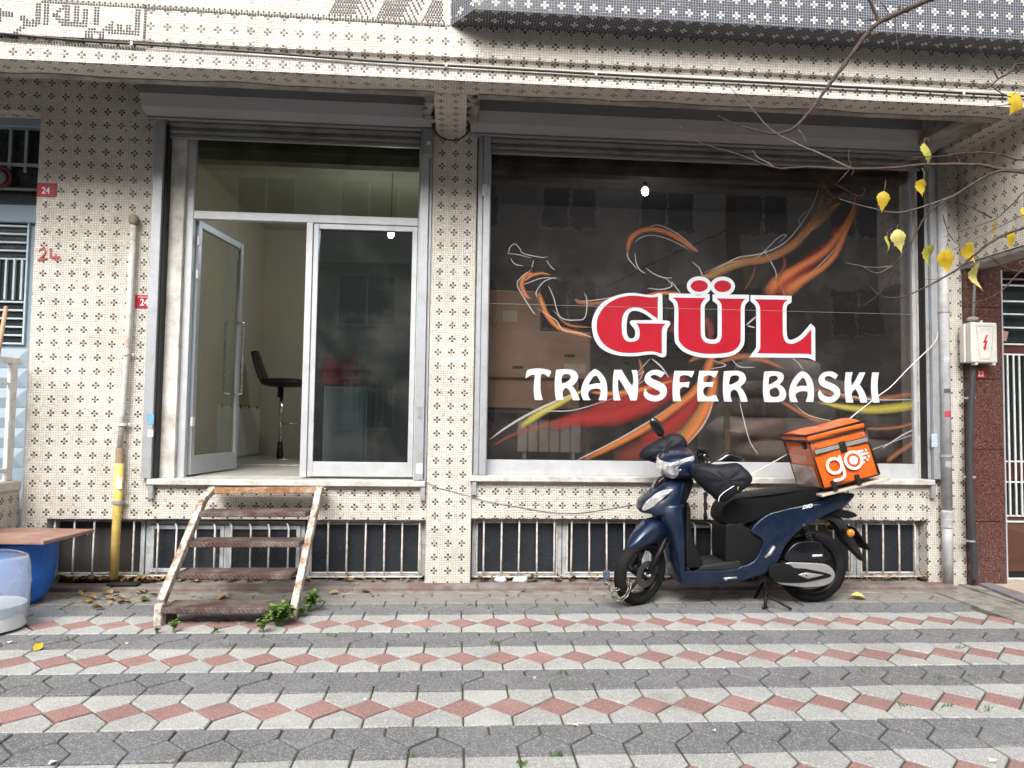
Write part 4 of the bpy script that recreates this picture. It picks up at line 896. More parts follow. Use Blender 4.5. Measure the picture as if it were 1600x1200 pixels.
def bundle(label, px0, px1, py0, py1, Y, m, sd):
    a, b = W(px0, py1, Y), W(px1, py0, Y); rr_ = random.Random(sd); n = 24; rings = []; nx = 13
    for i in range(nx):
        t_ = i/(nx-1); e_ = max(.12, (1-abs(2*t_-1)**4)**.5); x = a.x+(b.x-a.x)*t_; hz = (b.z-a.z)/2*e_*(1+.06*math.sin(7*t_+sd)); dy = .24*e_
        rings.append([(x, Y+.25+dy*math.cos(an)*(1+.05*math.sin(5*an+9*t_+sd)), (a.z+b.z)/2+hz*math.copysign(abs(math.sin(an))**.6, math.sin(an))*(1+.09*math.sin(9*t_+3*an+sd)+.05*rr_.uniform(-1, 1))) for an in [2*math.pi*j/n for j in range(n)]])
    o = MB().loft(rings).build('textile_bundle', m, None, smooth=True); tag(o, label, 'bundle', 'textile bundles behind the window'); return o
for lb, p_ in (('grey textile bundle at the bottom right behind the window', (1150, 1440, 683, 722, .40, CLO[0], 1)), ('wrapped pale bundle second from the bottom behind the window', (1120, 1330, 650, 690, .38, CLO[2], 2)), ('dark bundle in the middle of the textile pile', (1135, 1345, 618, 657, .40, CLO[1], 3)),
    ('grey bundle near the top of the textile pile', (1155, 1370, 590, 624, .42, CLO[0], 4)), ('wrapped bundle on top of the textile pile', (1165, 1300, 556, 596, .44, CLO[2], 5)), ('dark bundle low at the far right behind the window', (1330, 1440, 648, 690, .42, CLO[1], 6))):
    bundle(lb, *p_)
for lb, px in (('thin brown post behind the window left of the headlight', 1093), ('brown wooden post behind the window right of the scooter mirrors', 1137)):
    x = W(px, 690, .30).x; o = B('post', mat('brown_post_%d' % px, (.16, .11, .07), .7), None, x-.022, x+.022, .30, .34, RZ-.018, W(px, 635, .30).z, bevel=.003); tag(o, lb, 'post', 'wooden posts')
# ================================================================ window graphic: flame-like ribbons and chalk lines printed on the film
def ribbon_mat(name, c, c2, a):
    m, t, b = nodes(name); out = t.nodes['Material Output']; uvn = N(t, 'UVMap'); sx = N(t, 'SeparateXYZ'); t.links.new(uvn.outputs[0], sx.inputs[0])
    mp = N(t, 'Mapping'); mp.inputs['Scale'].default_value = (1.2, 9, 1); t.links.new(uvn.outputs[0], mp.inputs[0])
    n1 = noise(t, 2.2, 5, .6, mp.outputs[0])
    t.links.new(mixc(t, ramp(t, n1, .35, .68), c, c2), b.inputs['Base Color']); b.inputs['Roughness'].default_value = .45
    ed = math_n(t, 'SUBTRACT', 1.0, math_n(t, 'POWER', math_n(t, 'ABSOLUTE', math_n(t, 'MULTIPLY_ADD', sx.outputs[1], 2, -1)), 1.7))
    en = math_n(t, 'SUBTRACT', 1.0, math_n(t, 'POWER', math_n(t, 'ABSOLUTE', math_n(t, 'MULTIPLY_ADD', sx.outputs[0], 2, -1)), 8.0))
    al = math_n(t, 'MULTIPLY', math_n(t, 'MULTIPLY', ed, en), ramp(t, n1, .2, .62, (.35*a,)*3, (a,)*3))
    tr = N(t, 'BsdfTransparent'); mx = N(t, 'MixShader'); t.links.new(al, mx.inputs[0]); t.links.new(tr.outputs[0], mx.inputs[1]); t.links.new(b.outputs[0], mx.inputs[2]); t.links.new(mx.outputs[0], out.inputs[0]); return m
RM = {'o': ribbon_mat('orange_ribbon_print', (.66, .22, .06), (.34, .09, .03), .95), 'r': ribbon_mat('red_ribbon_print', (.42, .03, .025), (.16, .015, .015), .85), 'd': ribbon_mat('dull_orange_ribbon_print', (.48, .19, .08), (.22, .08, .04), .7),
      'y': ribbon_mat('yellow_ribbon_print', (.60, .52, .08), (.30, .25, .06), .9), 't': ribbon_mat('tan_ribbon_print', (.52, .28, .09), (.26, .13, .05), .75), 'w': ribbon_mat('white_line_print', (.62, .61, .60), (.45, .44, .44), .8), 'm': ribbon_mat('dim_red_ribbon_print', (.30, .07, .05), (.14, .025, .02), .65)}
gfx = thing('window_graphic', 'flame-like orange figure print spread over the dark window film', 'window print', tuple(W(1100, 721, .11)))
gn = [0]
def rib(kind, pts, wd, name='ribbon'):
    Y = .1145-.00012*(gn[0] % 30); gn[0] += 1
    q = catmull([Vector((a, b)) for a, b in pts], 7); n = len(q); me_v = []; uvs = []
    wd = [x*1.02 for x in wd] if isinstance(wd, (list, tuple)) else wd*1.02
    wl = wd if isinstance(wd, (list, tuple)) else [.3*wd]+[wd]*(len(pts)-2)+[.3*wd]
    for i, p in enumerate(q):
        t_ = (q[min(i+1, n-1)]-q[max(i-1, 0)]).normalized(); nr = Vector((-t_.y, t_.x)); f = i/(n-1)*(len(wl)-1); k = min(int(f), len(wl)-2) if len(wl) > 1 else 0
        ww = wl[k]+(wl[k+1]-wl[k])*(f-k)
        for s in (-1, 1): c = p+nr*(s*ww/2); me_v.append(W(c.x, c.y, Y)); uvs.append((i/(n-1), (s+1)/2))
    mb = MB().add(me_v, [(2*i, 2*i+2, 2*i+3, 2*i+1) for i in range(n-1)]); off = wloc(gfx)
    me = mb.mesh(name, RM[kind], off, recalc=False); ul = me.uv_layers.new(name='UVMap')
    for p in me.polygons:
        for li in p.loop_indices: ul.data[li].uv = uvs[me.loops[li].vertex_index]
    return link(name, me, gfx)
for kind, pts, wd in [
 # head halo
 ('o', [(981, 400), (982, 382), (988, 370), (1002, 361), (1020, 358), (1040, 362), (1060, 372), (1082, 388), (1092, 394)], [4, 9, 11, 9, 9, 10, 11, 8, 2]),
 # left arm
 ('o', [(838, 432), (828, 428), (818, 434), (815, 446), (822, 462), (830, 468)], [2, 8, 9, 9, 7, 2]), ('o', [(862, 430), (848, 427), (832, 430), (818, 440)], [2, 5, 6, 4]),
 ('o', [(842, 456), (847, 474), (856, 494), (874, 512), (900, 520), (926, 527)], [5, 10, 10, 9, 8, 5]), ('d', [(870, 494), (890, 508), (926, 512)], 6),
 ('d', [(898, 466), (906, 472), (930, 474), (960, 466), (985, 460)], [4, 8, 7, 5, 3]), ('o', [(1005, 462), (1030, 458), (1056, 459), (1064, 462)], [3, 7, 8, 4]),
 # right arm ribbons
 ('t', [(1080, 440), (1110, 431), (1130, 420), (1160, 410), (1200, 403), (1236, 385), (1262, 358), (1282, 325), (1284, 285)], [10, 14, 18, 16, 15, 16, 15, 10, 2]),
 ('d', [(1150, 410), (1190, 407), (1228, 391), (1258, 362), (1278, 330)], [6, 10, 12, 12, 4]), ('t', [(1250, 375), (1275, 350), (1300, 325), (1318, 316)], [4, 14, 14, 4]),
 ('r', [(1205, 462), (1235, 432), (1270, 405), (1300, 380), (1306, 350)], [24, 26, 24, 18, 4]), ('o', [(1198, 462), (1215, 440), (1248, 418), (1286, 395), (1312, 365), (1330, 335), (1342, 305)], [20, 22, 14, 12, 12, 10, 2]),
 ('o', [(1222, 462), (1250, 440), (1285, 418), (1306, 395), (1322, 360), (1345, 315)], [26, 18, 12, 12, 10, 3]), ('m', [(1284, 280), (1300, 285), (1320, 298), (1345, 305)], 5), ('d', [(1286, 288), (1294, 300), (1304, 314)], [3, 8, 2]),
 ('m', [(1222, 395), (1226, 412), (1218, 432), (1214, 445)], 7), ('m', [(1180, 415), (1176, 432), (1162, 455)], 6),
 # body
 ('m', [(1044, 520), (1060, 505), (1100, 500), (1110, 520), (1104, 540)], [6, 14, 16, 14, 5]), ('d', [(998, 560), (1003, 580), (998, 600)], 9), ('d', [(1075, 566), (1095, 556), (1110, 556), (1098, 580)], [4, 12, 14, 5]),
 ('d', [(1115, 570), (1150, 558), (1185, 560), (1225, 576)], [4, 12, 12, 5]), ('m', [(1180, 500), (1195, 490), (1200, 520)], 8),
 # skirt / legs
 ('r', [(905, 660), (950, 640), (1000, 622), (1040, 606), (1075, 590)], [30, 42, 48, 44, 26]), ('r', [(860, 668), (900, 655), (960, 650), (1010, 632), (1050, 612)], [14, 26, 34, 34, 20]),
 ('o', [(920, 612), (950, 615), (985, 612), (1020, 604), (1060, 592)], [4, 9, 10, 9, 4]), ('o', [(905, 722), (960, 695), (1010, 668), (1050, 640), (1085, 612), (1105, 580), (1120, 540)], [8, 12, 14, 16, 16, 14, 8]),
 ('m', [(960, 722), (1010, 700), (1060, 668), (1090, 640)], [30, 46, 50, 30]), ('r', [(1000, 690), (1040, 670), (1075, 640), (1098, 612)], [10, 24, 24, 12]), ('t', [(1000, 722), (1050, 695), (1085, 660), (1102, 620)], [8, 20, 20, 8]),
 ('o', [(1048, 712), (1074, 684), (1096, 652), (1112, 615), (1120, 575)], [10, 18, 20, 18, 8]), ('m', [(765, 700), (800, 680), (850, 665), (910, 650)], [3, 7, 10, 12]),
 ('y', [(812, 668), (840, 648), (870, 632), (900, 616), (912, 610)], [10, 14, 12, 8, 3]),
 # right streamers
 ('d', [(1268, 606), (1300, 616), (1340, 622), (1385, 622), (1432, 614)], [6, 8, 9, 10, 9]), ('y', [(1276, 628), (1320, 636), (1360, 640), (1400, 637), (1434, 632)], [3, 11, 16, 17, 15]), ('d', [(1218, 626), (1250, 644), (1275, 656), (1300, 662)], [6, 9, 9, 5]),
 ('d', [(1340, 668), (1370, 670), (1400, 668), (1434, 660)], [3, 5, 6, 6]), ('d', [(1385, 722), (1405, 706), (1434, 688)], [9, 9, 9])]:
    rib(kind, pts, wd)
for pts, wd in [([(763, 688), (800, 662), (850, 635), (905, 612)], 3.2), ([(830, 638), (860, 642), (900, 640), (960, 622), (1000, 610)], 1.4), ([(895, 722), (960, 690), (1020, 655), (1060, 628)], 2.6), ([(1070, 698), (1096, 668), (1110, 640), (1118, 600)], 2.6), ([(1300, 726), (1434, 676)], 1.2), ([(1376, 702), (1410, 680), (1436, 668)], 2.4), ([(1296, 612), (1360, 624), (1434, 624)], 2.2),
  ([(795, 400), (796, 388), (804, 381), (812, 388), (818, 396), (845, 402), (858, 401)], 1.6), ([(792, 396), (810, 398), (832, 404)], 1.4), ([(797, 402), (804, 412), (818, 416)], 1.5), ([(834, 406), (831, 418)], 1.5), ([(853, 406), (862, 418), (868, 422)], 1.6), ([(832, 420), (816, 432), (808, 444), (818, 464), (832, 486), (838, 492)], 1.6), ([(814, 446), (830, 440), (850, 434), (875, 436)], 1.4), ([(870, 432), (850, 440), (838, 456), (840, 466)], 1.6), ([(856, 445), (864, 462), (870, 484), (876, 498)], 1.6), ([(836, 480), (868, 500), (880, 516), (905, 520), (926, 528)], 1.4), ([(862, 483), (880, 498), (900, 500), (914, 496), (917, 470), (912, 456)], 1.5),
  ([(979, 392), (982, 404), (990, 414), (996, 421)], 1.5), ([(1092, 394), (1060, 366), (1030, 352), (1012, 356)], 1.3), ([(992, 394), (994, 410), (1000, 422), (1010, 428)], 1.6), ([(990, 380), (1004, 370), (1024, 368), (1050, 376), (1080, 392)], 1.3), ([(1008, 418), (1022, 428), (1038, 434), (1052, 434)], 1.6), ([(1010, 450), (1034, 452), (1050, 446), (1040, 434)], 1.7), ([(1048, 438), (1060, 454), (1066, 462)], 1.6), ([(1080, 408), (1092, 418), (1098, 430), (1108, 430)], 1.4), ([(1000, 456), (960, 464), (920, 470), (898, 470)], 1.2), 
  ([(1100, 432), (1130, 414), (1155, 402), (1190, 396), (1225, 380), (1250, 352), (1270, 320), (1284, 280)], 1.7), ([(1095, 428), (1140, 410), (1180, 404), (1215, 372), (1228, 368), (1212, 384)], 1.2), ([(1190, 385), (1205, 410), (1213, 430), (1206, 455)], 1.5), ([(1212, 425), (1222, 450), (1226, 462)], 1.2), ([(1230, 452), (1270, 424), (1310, 380), (1330, 330), (1340, 300)], 1.2), ([(1256, 360), (1248, 345), (1258, 332), (1270, 326)], 1.0), ([(1284, 276), (1310, 290), (1342, 306), (1352, 296), (1344, 294)], 1.2),
  ([(1018, 558), (1000, 578), (990, 592), (1006, 580), (996, 600), (1012, 590)], 1.4), ([(1018, 560), (1034, 574), (1046, 592)], 2.6), ([(1110, 562), (1134, 571), (1106, 577)], 1.4), ([(1142, 560), (1156, 573), (1180, 574)], 1.6), ([(1232, 556), (1246, 566), (1256, 580)], 1.2), ([(1238, 628), (1262, 648), (1300, 658), (1340, 668)], 1.2), ([(1155, 625), (1162, 655), (1172, 690), (1186, 712)], 1.6), ([(1090, 548), (1094, 520), (1100, 500)], 2.2), ([(1166, 508), (1182, 494)], 2.4), ([(1168, 509), (1180, 512)], 2)]:
    wd *= 1.5; rib('w', pts, [wd*.6]+[wd]*max(1, len(pts)-2)+[wd*.6] if len(pts) > 2 else [wd, wd], 'chalk_line')
# ================================================================ window lettering
LY = .1085
REDV = mat('red_vinyl', (.40, .008, .022), .32, var=.08, scale=3, coat=.25); WHV = mat('white_vinyl', (.60, .645, .675), .35, var=.04, scale=3)
def smooth_loop(p, n=4): return [(q.x, q.y) for q in catmull([Vector(a) for a in p], n, True)]
def letter(parent, polys, z0, s, kind, edge=0.0, sm=True, name='letter'):
    # polys in zoomed photo coordinates -> wall plane
    def cv(l, Y): 
        out = []
        for u, v in l: q = W(z0[0]+u/s, z0[1]+v/s, Y); out.append((q.x, q.z))
        return out
    dens = lambda l: l
    def mk(Y, off, m, nm, par, d):
        me = shape_mesh([cv(l, Y) for l in polys], off, d); me.materials.clear(); me.materials.append(m)
        o = link(nm, me, par); o.rotation_euler = (R(90), 0, 0); o.location = Vector((0, Y, 0))-wloc(par); return o
    if edge:
        a = mk(LY, edge, WHV, name, parent, .0006)
        me = shape_mesh([cv(l, LY) for l in polys], 0, .0006); me.materials.clear(); me.materials.append(REDV)
        f = link('red_face', me, a); f.location = (0, 0, .0016); return a
    return mk(LY, 0, WHV, name, parent, .0006)
sg = thing('shop_lettering', 'big red and white GÜL lettering stuck on the window', 'lettering', tuple(W(1100, 555, LY)))
g4, s4 = (920, 420), 8.0
def arc(pts, n=4): return [(q.x, q.y) for q in catmull([Vector(p) for p in pts], n)]
Gp = [arc([(862, 345), (800, 358), (720, 352), (600, 338), (500, 338), (380, 362), (260, 420), (165, 510), (112, 610), (98, 715), (110, 810), (160, 910), (250, 990), (380, 1040), (520, 1052), (640, 1045), (740, 1032), (820, 1036), (912, 1062)])+
      arc([(912, 1062), (912, 780)], 1)+arc([(914, 760), (925, 725), (958, 686)])+arc([(958, 686), (585, 682)], 1)+arc([(600, 690), (628, 740), (634, 800), (628, 860), (600, 895), (540, 912), (480, 906), (440, 870), (415, 800), (412, 680), (425, 590), (470, 520), (540, 485), (620, 482), (720, 525), (800, 585), (862, 628)])]
g5, s5 = (1040, 420), 6.4
Up = [arc([(75, 288), (400, 292)], 1)+arc([(400, 294), (370, 325), (352, 370), (350, 440), (352, 640), (365, 700), (400, 735), (460, 750), (520, 740), (550, 705), (560, 650), (560, 440), (558, 360), (540, 325), (510, 300)])+arc([(510, 296), (795, 300)], 1)+arc([(795, 302), (765, 335), (752, 380), (750, 450), (750, 700), (735, 760), (690, 810), (610, 840), (480, 850), (340, 842), (220, 805), (150, 745), (128, 680), (128, 450), (125, 380), (110, 325), (75, 290)])]
def oval(cx, cy, rx, ry, n=24): return [(cx+rx*math.cos(2*math.pi*i/n), cy+ry*math.sin(2*math.pi*i/n)) for i in range(n)]
Lp = [arc([(890, 304), (1220, 310)], 1)+arc([(1220, 312), (1190, 335), (1172, 380), (1170, 450), (1172, 640), (1185, 705), (1215, 742), (1265, 750), (1320, 730), (1380, 690), (1455, 605)])+arc([(1456, 606), (1458, 862)], 1)+arc([(1458, 862), (1430, 852), (1380, 850)])+arc([(1380, 850), (915, 845)], 1)+arc([(915, 845), (938, 810), (946, 760), (946, 450), (942, 380), (920, 335), (890, 306)])]
Gw = [arc([(862, 306), (800, 328), (700, 322), (560, 302), (440, 310), (300, 350), (160, 432), (80, 540), (40, 660), (42, 760), (72, 880), (150, 990), (280, 1060), (430, 1090), (600, 1090), (740, 1072), (830, 1075), (900, 1104), (955, 1096), (970, 1060)])+[(972, 795)]+arc([(985, 745), (1018, 692), (1005, 655), (960, 646)])+[(922, 646), (920, 330)]+arc([(915, 315), (890, 304)]),
      arc([(800, 640), (740, 592), (660, 546), (580, 525), (520, 540), (490, 590), (474, 680), (475, 800), (500, 860), (540, 872), (572, 850), (580, 800), (568, 750), (525, 700), (512, 670), (530, 645)])]
gw_ = letter(sg, Gw, g4, s4, 'w', name='letter_g')
def wz(l): return [(W(g4[0]+u/s4, g4[1]+v/s4, LY).x, W(g4[0]+u/s4, g4[1]+v/s4, LY).z) for u, v in l]
me_ = shape_mesh([wz(l) for l in Gp], 0, .0006); me_.materials.clear(); me_.materials.append(REDV); link('red_face', me_, gw_).location = (0, 0, .0016)
letter(sg, Up, g5, s5, 'r', .034, name='letter_u'); letter(sg, Lp, g5, s5, 'r', .034, name='letter_l').location.y += .0004
letter(sg, [oval(336, 172, 86, 58)], g5, s5, 'r', .032, name='umlaut_dot'); letter(sg, [oval(570, 174, 86, 58)], g5, s5, 'r', .032, name='umlaut_dot').location.y += .0004
s_2 = thing('shop_lettering', 'white TRANSFER BASKI lettering below the big red word', 'lettering', tuple(W(1100, 626, LY)))
z1_, z2_, z3_ = ((810, 560), 8.0), ((1000, 560), 8.0), ((1180, 560), 7.62)
def C(*a): return arc(a, 3)
LT = [('t', z1_, [C((88, 240), (98, 185), (115, 145), (180, 130), (260, 126), (340, 135), (405, 158), (398, 195), (378, 235))+C((378, 235), (340, 205), (310, 192), (285, 205), (276, 260), (276, 380), (288, 460), (305, 515))+[(300, 520), (210, 520)]+C((203, 510), (192, 420), (196, 300), (208, 210))+C((208, 205), (170, 205), (130, 225), (95, 250))]),
 ('r', z1_, [C((470, 142), (560, 134), (660, 140), (720, 170), (746, 220), (738, 270), (710, 310), (672, 345))+C((672, 345), (715, 400), (745, 460), (768, 515))+[(760, 522), (685, 522)]+C((678, 515), (655, 440), (630, 390), (595, 368), (565, 390), (552, 440), (566, 515))+[(560, 522), (478, 522)]+C((468, 510), (456, 420), (455, 280), (470, 145)), C((548, 215), (580, 195), (630, 198), (655, 225), (645, 260), (600, 295), (545, 310), (540, 260))]),
 ('a', z1_, [C((960, 132), (1010, 160), (1060, 215), (1095, 280), (1110, 370), (1112, 450), (1103, 515))+[(1098, 524), (1010, 524)]+C((1003, 515), (1022, 460), (1028, 400), (990, 378), (930, 382), (885, 405), (872, 450), (885, 495), (905, 515))+[(900, 522), (815, 522)]+C((805, 510), (783, 440), (790, 360), (825, 270), (890, 180), (945, 135)), C((960, 215), (985, 225), (1012, 270), (1025, 310), (975, 310), (885, 328), (895, 290), (930, 235))]),
 ('n', z1_, [[(1200, 143), (1290, 143)]+C((1290, 145), (1330, 210), (1380, 290), (1422, 342))+C((1422, 342), (1436, 290), (1430, 210), (1412, 148))+[(1480, 146)]+C((1484, 150), (1494, 240), (1497, 360), (1490, 460), (1478, 522))+[(1475, 526), (1402, 526)]+C((1398, 520), (1370, 450), (1320, 360), (1265, 270), (1248, 270), (1245, 350), (1258, 450), (1278, 520))+[(1275, 526), (1195, 526)]+C((1190, 515), (1180, 400), (1182, 250), (1198, 148))]),
 ('s', z2_, [C((312, 185), (260, 155), (200, 142), (130, 155), (75, 200), (55, 255), (75, 310), (130, 350), (190, 385), (240, 410), (250, 435), (225, 460), (170, 462), (110, 440), (80, 405), (72, 370))+C((72, 370), (48, 415), (50, 465), (85, 510), (150, 535), (220, 535), (290, 505), (330, 450), (335, 390), (310, 335), (250, 295), (185, 268), (140, 245), (138, 220), (175, 205), (215, 215), (260, 242))]),
 ('f', z2_, [[(430, 155), (680, 158), (650, 235)]+C((645, 240), (600, 215), (545, 210), (500, 225), (492, 275))+[(495, 300)]+C((500, 300), (560, 300), (622, 290))+[(605, 365)]+C((600, 365), (550, 355), (510, 370), (498, 400), (498, 460), (515, 530))+[(510, 536), (415, 536)]+C((412, 525), (406, 420), (412, 280), (430, 158))]),
 ('e', z2_, [[(742, 155), (980, 158), (938, 240)]+C((930, 242), (880, 215), (830, 215), (795, 240), (792, 285))+C((800, 295), (860, 298), (925, 290))+[(905, 360)]+C((900, 360), (850, 352), (810, 365), (790, 400), (800, 450), (850, 478), (945, 455))+[(985, 536), (725, 538)]+C((720, 525), (715, 420), (722, 280), (740, 158))]),
 ('r', z2_, [C((1048, 160), (1140, 155), (1240, 158), (1300, 190), (1326, 245), (1310, 300), (1252, 355))+C((1252, 355), (1295, 410), (1325, 470), (1345, 530))+[(1340, 542), (1265, 542)]+C((1258, 530), (1235, 455), (1205, 400), (1165, 392), (1135, 420), (1130, 470), (1148, 530))+[(1145, 540), (1055, 540)]+C((1048, 525), (1036, 420), (1038, 280), (1048, 162)), C((1130, 230), (1170, 212), (1225, 218), (1240, 245), (1215, 290), (1120, 330), (1118, 280))]),
 ('b', z3_, [C((108, 158), (200, 152), (280, 158), (330, 185), (340, 225), (325, 270), (288, 310))+C((288, 310), (340, 350), (368, 410), (362, 465), (330, 505), (270, 520))+[(112, 520)]+C((105, 505), (92, 400), (95, 270), (108, 160)), C((165, 225), (205, 208), (255, 212), (270, 235), (250, 265), (165, 312), (162, 260)), C((172, 375), (240, 345), (275, 370), (290, 410), (280, 445), (240, 462), (190, 450), (170, 410))]),
 ('a', z3_, [C((565, 152), (620, 180), (670, 245), (695, 330), (700, 430), (692, 510))+[(690, 518), (605, 518)]+C((602, 510), (622, 450), (622, 400), (585, 390), (530, 395), (485, 420), (480, 450), (495, 495), (510, 515))+[(505, 520), (422, 520)]+C((415, 508), (402, 440), (410, 350), (450, 255), (510, 180), (550, 155)), C((562, 228), (590, 245), (615, 325), (560, 325), (492, 335), (510, 290))]),
 ('s', z3_, [C((985, 200), (940, 165), (880, 155), (810, 170), (765, 215), (755, 265), (775, 315), (830, 350), (890, 375), (935, 405), (930, 440), (885, 458), (830, 445), (790, 410), (772, 370))+C((772, 370), (750, 410), (755, 465), (800, 510), (870, 530), (940, 515), (995, 470), (1012, 410), (1000, 360), (950, 315), (890, 288), (840, 265), (825, 240), (850, 212), (895, 215), (955, 250))]),
 ('k', z3_, [[(1078, 165), (1160, 165)]+C((1158, 175), (1142, 250), (1148, 328))+C((1150, 328), (1200, 250), (1240, 168))+[(1312, 166)]+C((1305, 185), (1270, 260), (1245, 310))+C((1245, 312), (1290, 380), (1320, 450), (1334, 515))+[(1330, 527), (1255, 527)]+C((1248, 510), (1230, 430), (1195, 368), (1160, 395), (1148, 440), (1168, 515))+[(1165, 526), (1085, 526)]+C((1080, 510), (1065, 400), (1066, 270), (1076, 170))]),
 ('i', z3_, [[(1395, 166), (1475, 168)]+C((1472, 180), (1458, 280), (1462, 410), (1480, 515))+[(1478, 526), (1400, 527)]+C((1395, 510), (1380, 400), (1380, 270), (1392, 170))])]
for nm, (z0, s), polys in LT: letter(s_2, polys, z0, s, 'w', name='letter_'+nm)
# ================================================================ the other side of the street (seen mirrored in the glass)
ob = thing('opposite_building', 'grey apartment house across the street, seen mirrored in the glass', 'building', (0, -15, 0))
OBW = mat('grey_beige_render', (.52, .50, .46), .85, var=.12, scale=1.5); OBG = mat('opposite_window_glass', (.03, .035, .04), .1); OBF = mat('opposite_white_frame', (.6, .6, .58), .5)
B('wall', OBW, ob, -24, 24, -16, -15, -.09, 9.5, bevel=0)
for fl in range(3):
    for i in range(15):
        x = -20.9+i*2.9; z = 1.0+fl*2.95
        f = frame('window', x, x+1.7, z, z+1.5, .07, ob, -15.02, -14.94, m=OBF, bev=0)
        MB().box(x+.07, x+1.63, -14.985, -14.98, z+.07, z+1.43).build('pane', OBG, f)
        B('mullion', OBF, f, x+.82, x+.88, -14.979, -14.95, z+.07, z+1.43, bevel=0)
        if fl == 0:
            for k in range(9): B('bar', OBF, f, x+.1+k*.18, x+.12+k*.18, -14.93, -14.915, z, z+1.5, bevel=0)
    B('balcony', mat('balcony_render_%d' % fl, (.42, .40, .37), .8), ob, -4.2, 3.4, -14.999, -14.2, 2.65+fl*2.95, 3.35+fl*2.95, bevel=.02)
opv = MB().box(-11, 11, -14.999, -12.6, -.085, .05).build('far_pavement', MORTAR, None); tag(opv, kind='structure')
# ================================================================ tree: trunk out of frame, bare branches and yellow leaves in view
BARK = mat('brown_twig_bark', (.075, .05, .04), .8, var=.5, scale=60, bump=1.0, bscale=160); TWIG = mat('pale_twig_bark', (.17, .14, .12), .7, var=.3, scale=40)
tree = thing('tree', 'street tree reaching bare twigs and last yellow leaves in from the right', 'tree', (3.6, -3.3, -.02))
MB().tube(catmull([(3.6, -3.3, -.05), (3.58, -3.28, 1.2), (3.66, -3.32, 2.6), (3.55, -3.3, 4.2), (3.6, -3.35, 6.0)], 5), [.15-.0042*i for i in range(21)], 12).build('trunk', BARK, tree, smooth=True)
TY = -3.0
def br(pts, r0, r1, Y0=TY, Y1=TY, m=BARK, pre=None, nm='branch'):
    n = len(pts); q = [W(a, b, Y0+(Y1-Y0)*i/max(1, n-1)) for i, (a, b) in enumerate(pts)]
    if pre: q = [Vector(pre)]+q
    q = catmull(q, 6); q = [p+Vector((random.uniform(-1, 1), random.uniform(-1, 1), random.uniform(-1, 1)))*.0012 for p in q]; k = len(q)
    rs = [(r0+(r1-r0)*(i/(k-1)))*(1+(.28 if i % 5 == 2 else 0)+random.uniform(-.08, .08)) for i in range(k)]
    o = MB().tube(q, rs, 7).build(nm, m, tree, smooth=True)
    tw = MB()
    for i in range(6, k-2, 5):
        if random.random() < .45 and pix(q[i])[0] < 1640:
            d = (q[i]-q[i-1]).normalized(); s_ = Vector((random.uniform(-1, 1), random.uniform(-.6, .6), random.uniform(-1, 1))).normalized(); l = random.uniform(.012, .05)
            tw.tube(catmull([q[i], q[i]+(d*.6+s_*.5)*l, q[i]+(d*.8+s_*.9)*l*1.6], 3), [.0013, .0011, .001, .0009, .0008, .0007, .0006], 5)
    if tw.v: tag(tw.build('side_twigs', BARK, o), kind='stuff')
    return o
T_ = (3.58, -3.3, 3.9)
br([(1650, -95), (1550, -45), (1450, 0), (1405, 20), (1372, 36), (1350, 58), (1320, 100), (1290, 140), (1262, 178), (1240, 200), (1215, 209), (1180, 203), (1150, 194), (1122, 181)], .0135, .0016, pre=T_)
br([(1374, 36), (1366, 16), (1355, -5), (1330, -40)], .008, .004); br([(1371, 30), (1350, 32), (1344, 26)], .003, .0012); br([(1399, 24), (1399, 50), (1405, 80), (1408, 88)], .003, .001); br([(1405, 18), (1409, -10)], .003, .002); br([(1388, 18), (1375, 2)], .0025, .0015)
br([(1700, 262), (1600, 267), (1560, 264), (1530, 258), (1450, 257), (1400, 262), (1330, 264), (1260, 261), (1212, 262), (1150, 240), (1092, 222), (1062, 197)], .0085, .0014, TY-.15, TY, pre=(3.6, -3.3, 2.5))
br([(1330, 264), (1290, 244), (1240, 222), (1205, 203), (1170, 165), (1132, 130)], .004, .001, m=TWIG); br([(1212, 262), (1185, 246), (1176, 235)], .003, .001, m=TWIG); br([(1330, 264), (1326, 246), (1328, 230)], .0025, .001); br([(1330, 264), (1334, 268), (1329, 274)], .0025, .0012); br([(1326, 266), (1308, 286)], .002, .001)
br([(1247, 202), (1256, 212), (1259, 221)], .002, .0008, m=TWIG); br([(1500, 257), (1494, 240), (1491, 225)], .0025, .001)
br([(1720, 130), (1600, 100), (1580, 112), (1560, 124), (1545, 136), (1530, 137), (1517, 126)], .006, .0016, TY+.2, TY+.2, pre=(3.6, -3.3, 3.1)); br([(1560, 124), (1545, 98), (1530, 78), (1514, 65)], .003, .001, TY+.2, TY+.2); br([(1548, 133), (1565, 146), (1580, 152)], .003, .002, TY+.2, TY+.2); br([(1590, 162), (1550, 166), (1510, 172), (1470, 181), (1440, 179)], .002, .0008, TY+.2, TY+.2)
br([(1700, 245), (1600, 250), (1560, 240), (1515, 238), (1470, 244), (1440, 245), (1396, 242)], .004, .001, TY-.2, TY-.2, pre=(3.6, -3.3, 2.45))
br([(1700, 268), (1640, 275), (1560, 268), (1500, 300), (1470, 318), (1445, 340), (1420, 385), (1398, 412), (1390, 432), (1372, 460), (1350, 477)], .006, .001, TY-.3, TY, pre=(3.6, -3.3, 2.3))
br([(1500, 302), (1450, 320), (1400, 332), (1350, 322), (1312, 311)], .003, .001, m=TWIG); br([(1394, 416), (1360, 418), (1320, 410)], .0025, .0008, m=TWIG); br([(1394, 416), (1370, 426), (1345, 415)], .002, .0008, m=TWIG); br([(1394, 416), (1410, 428)], .002, .001)
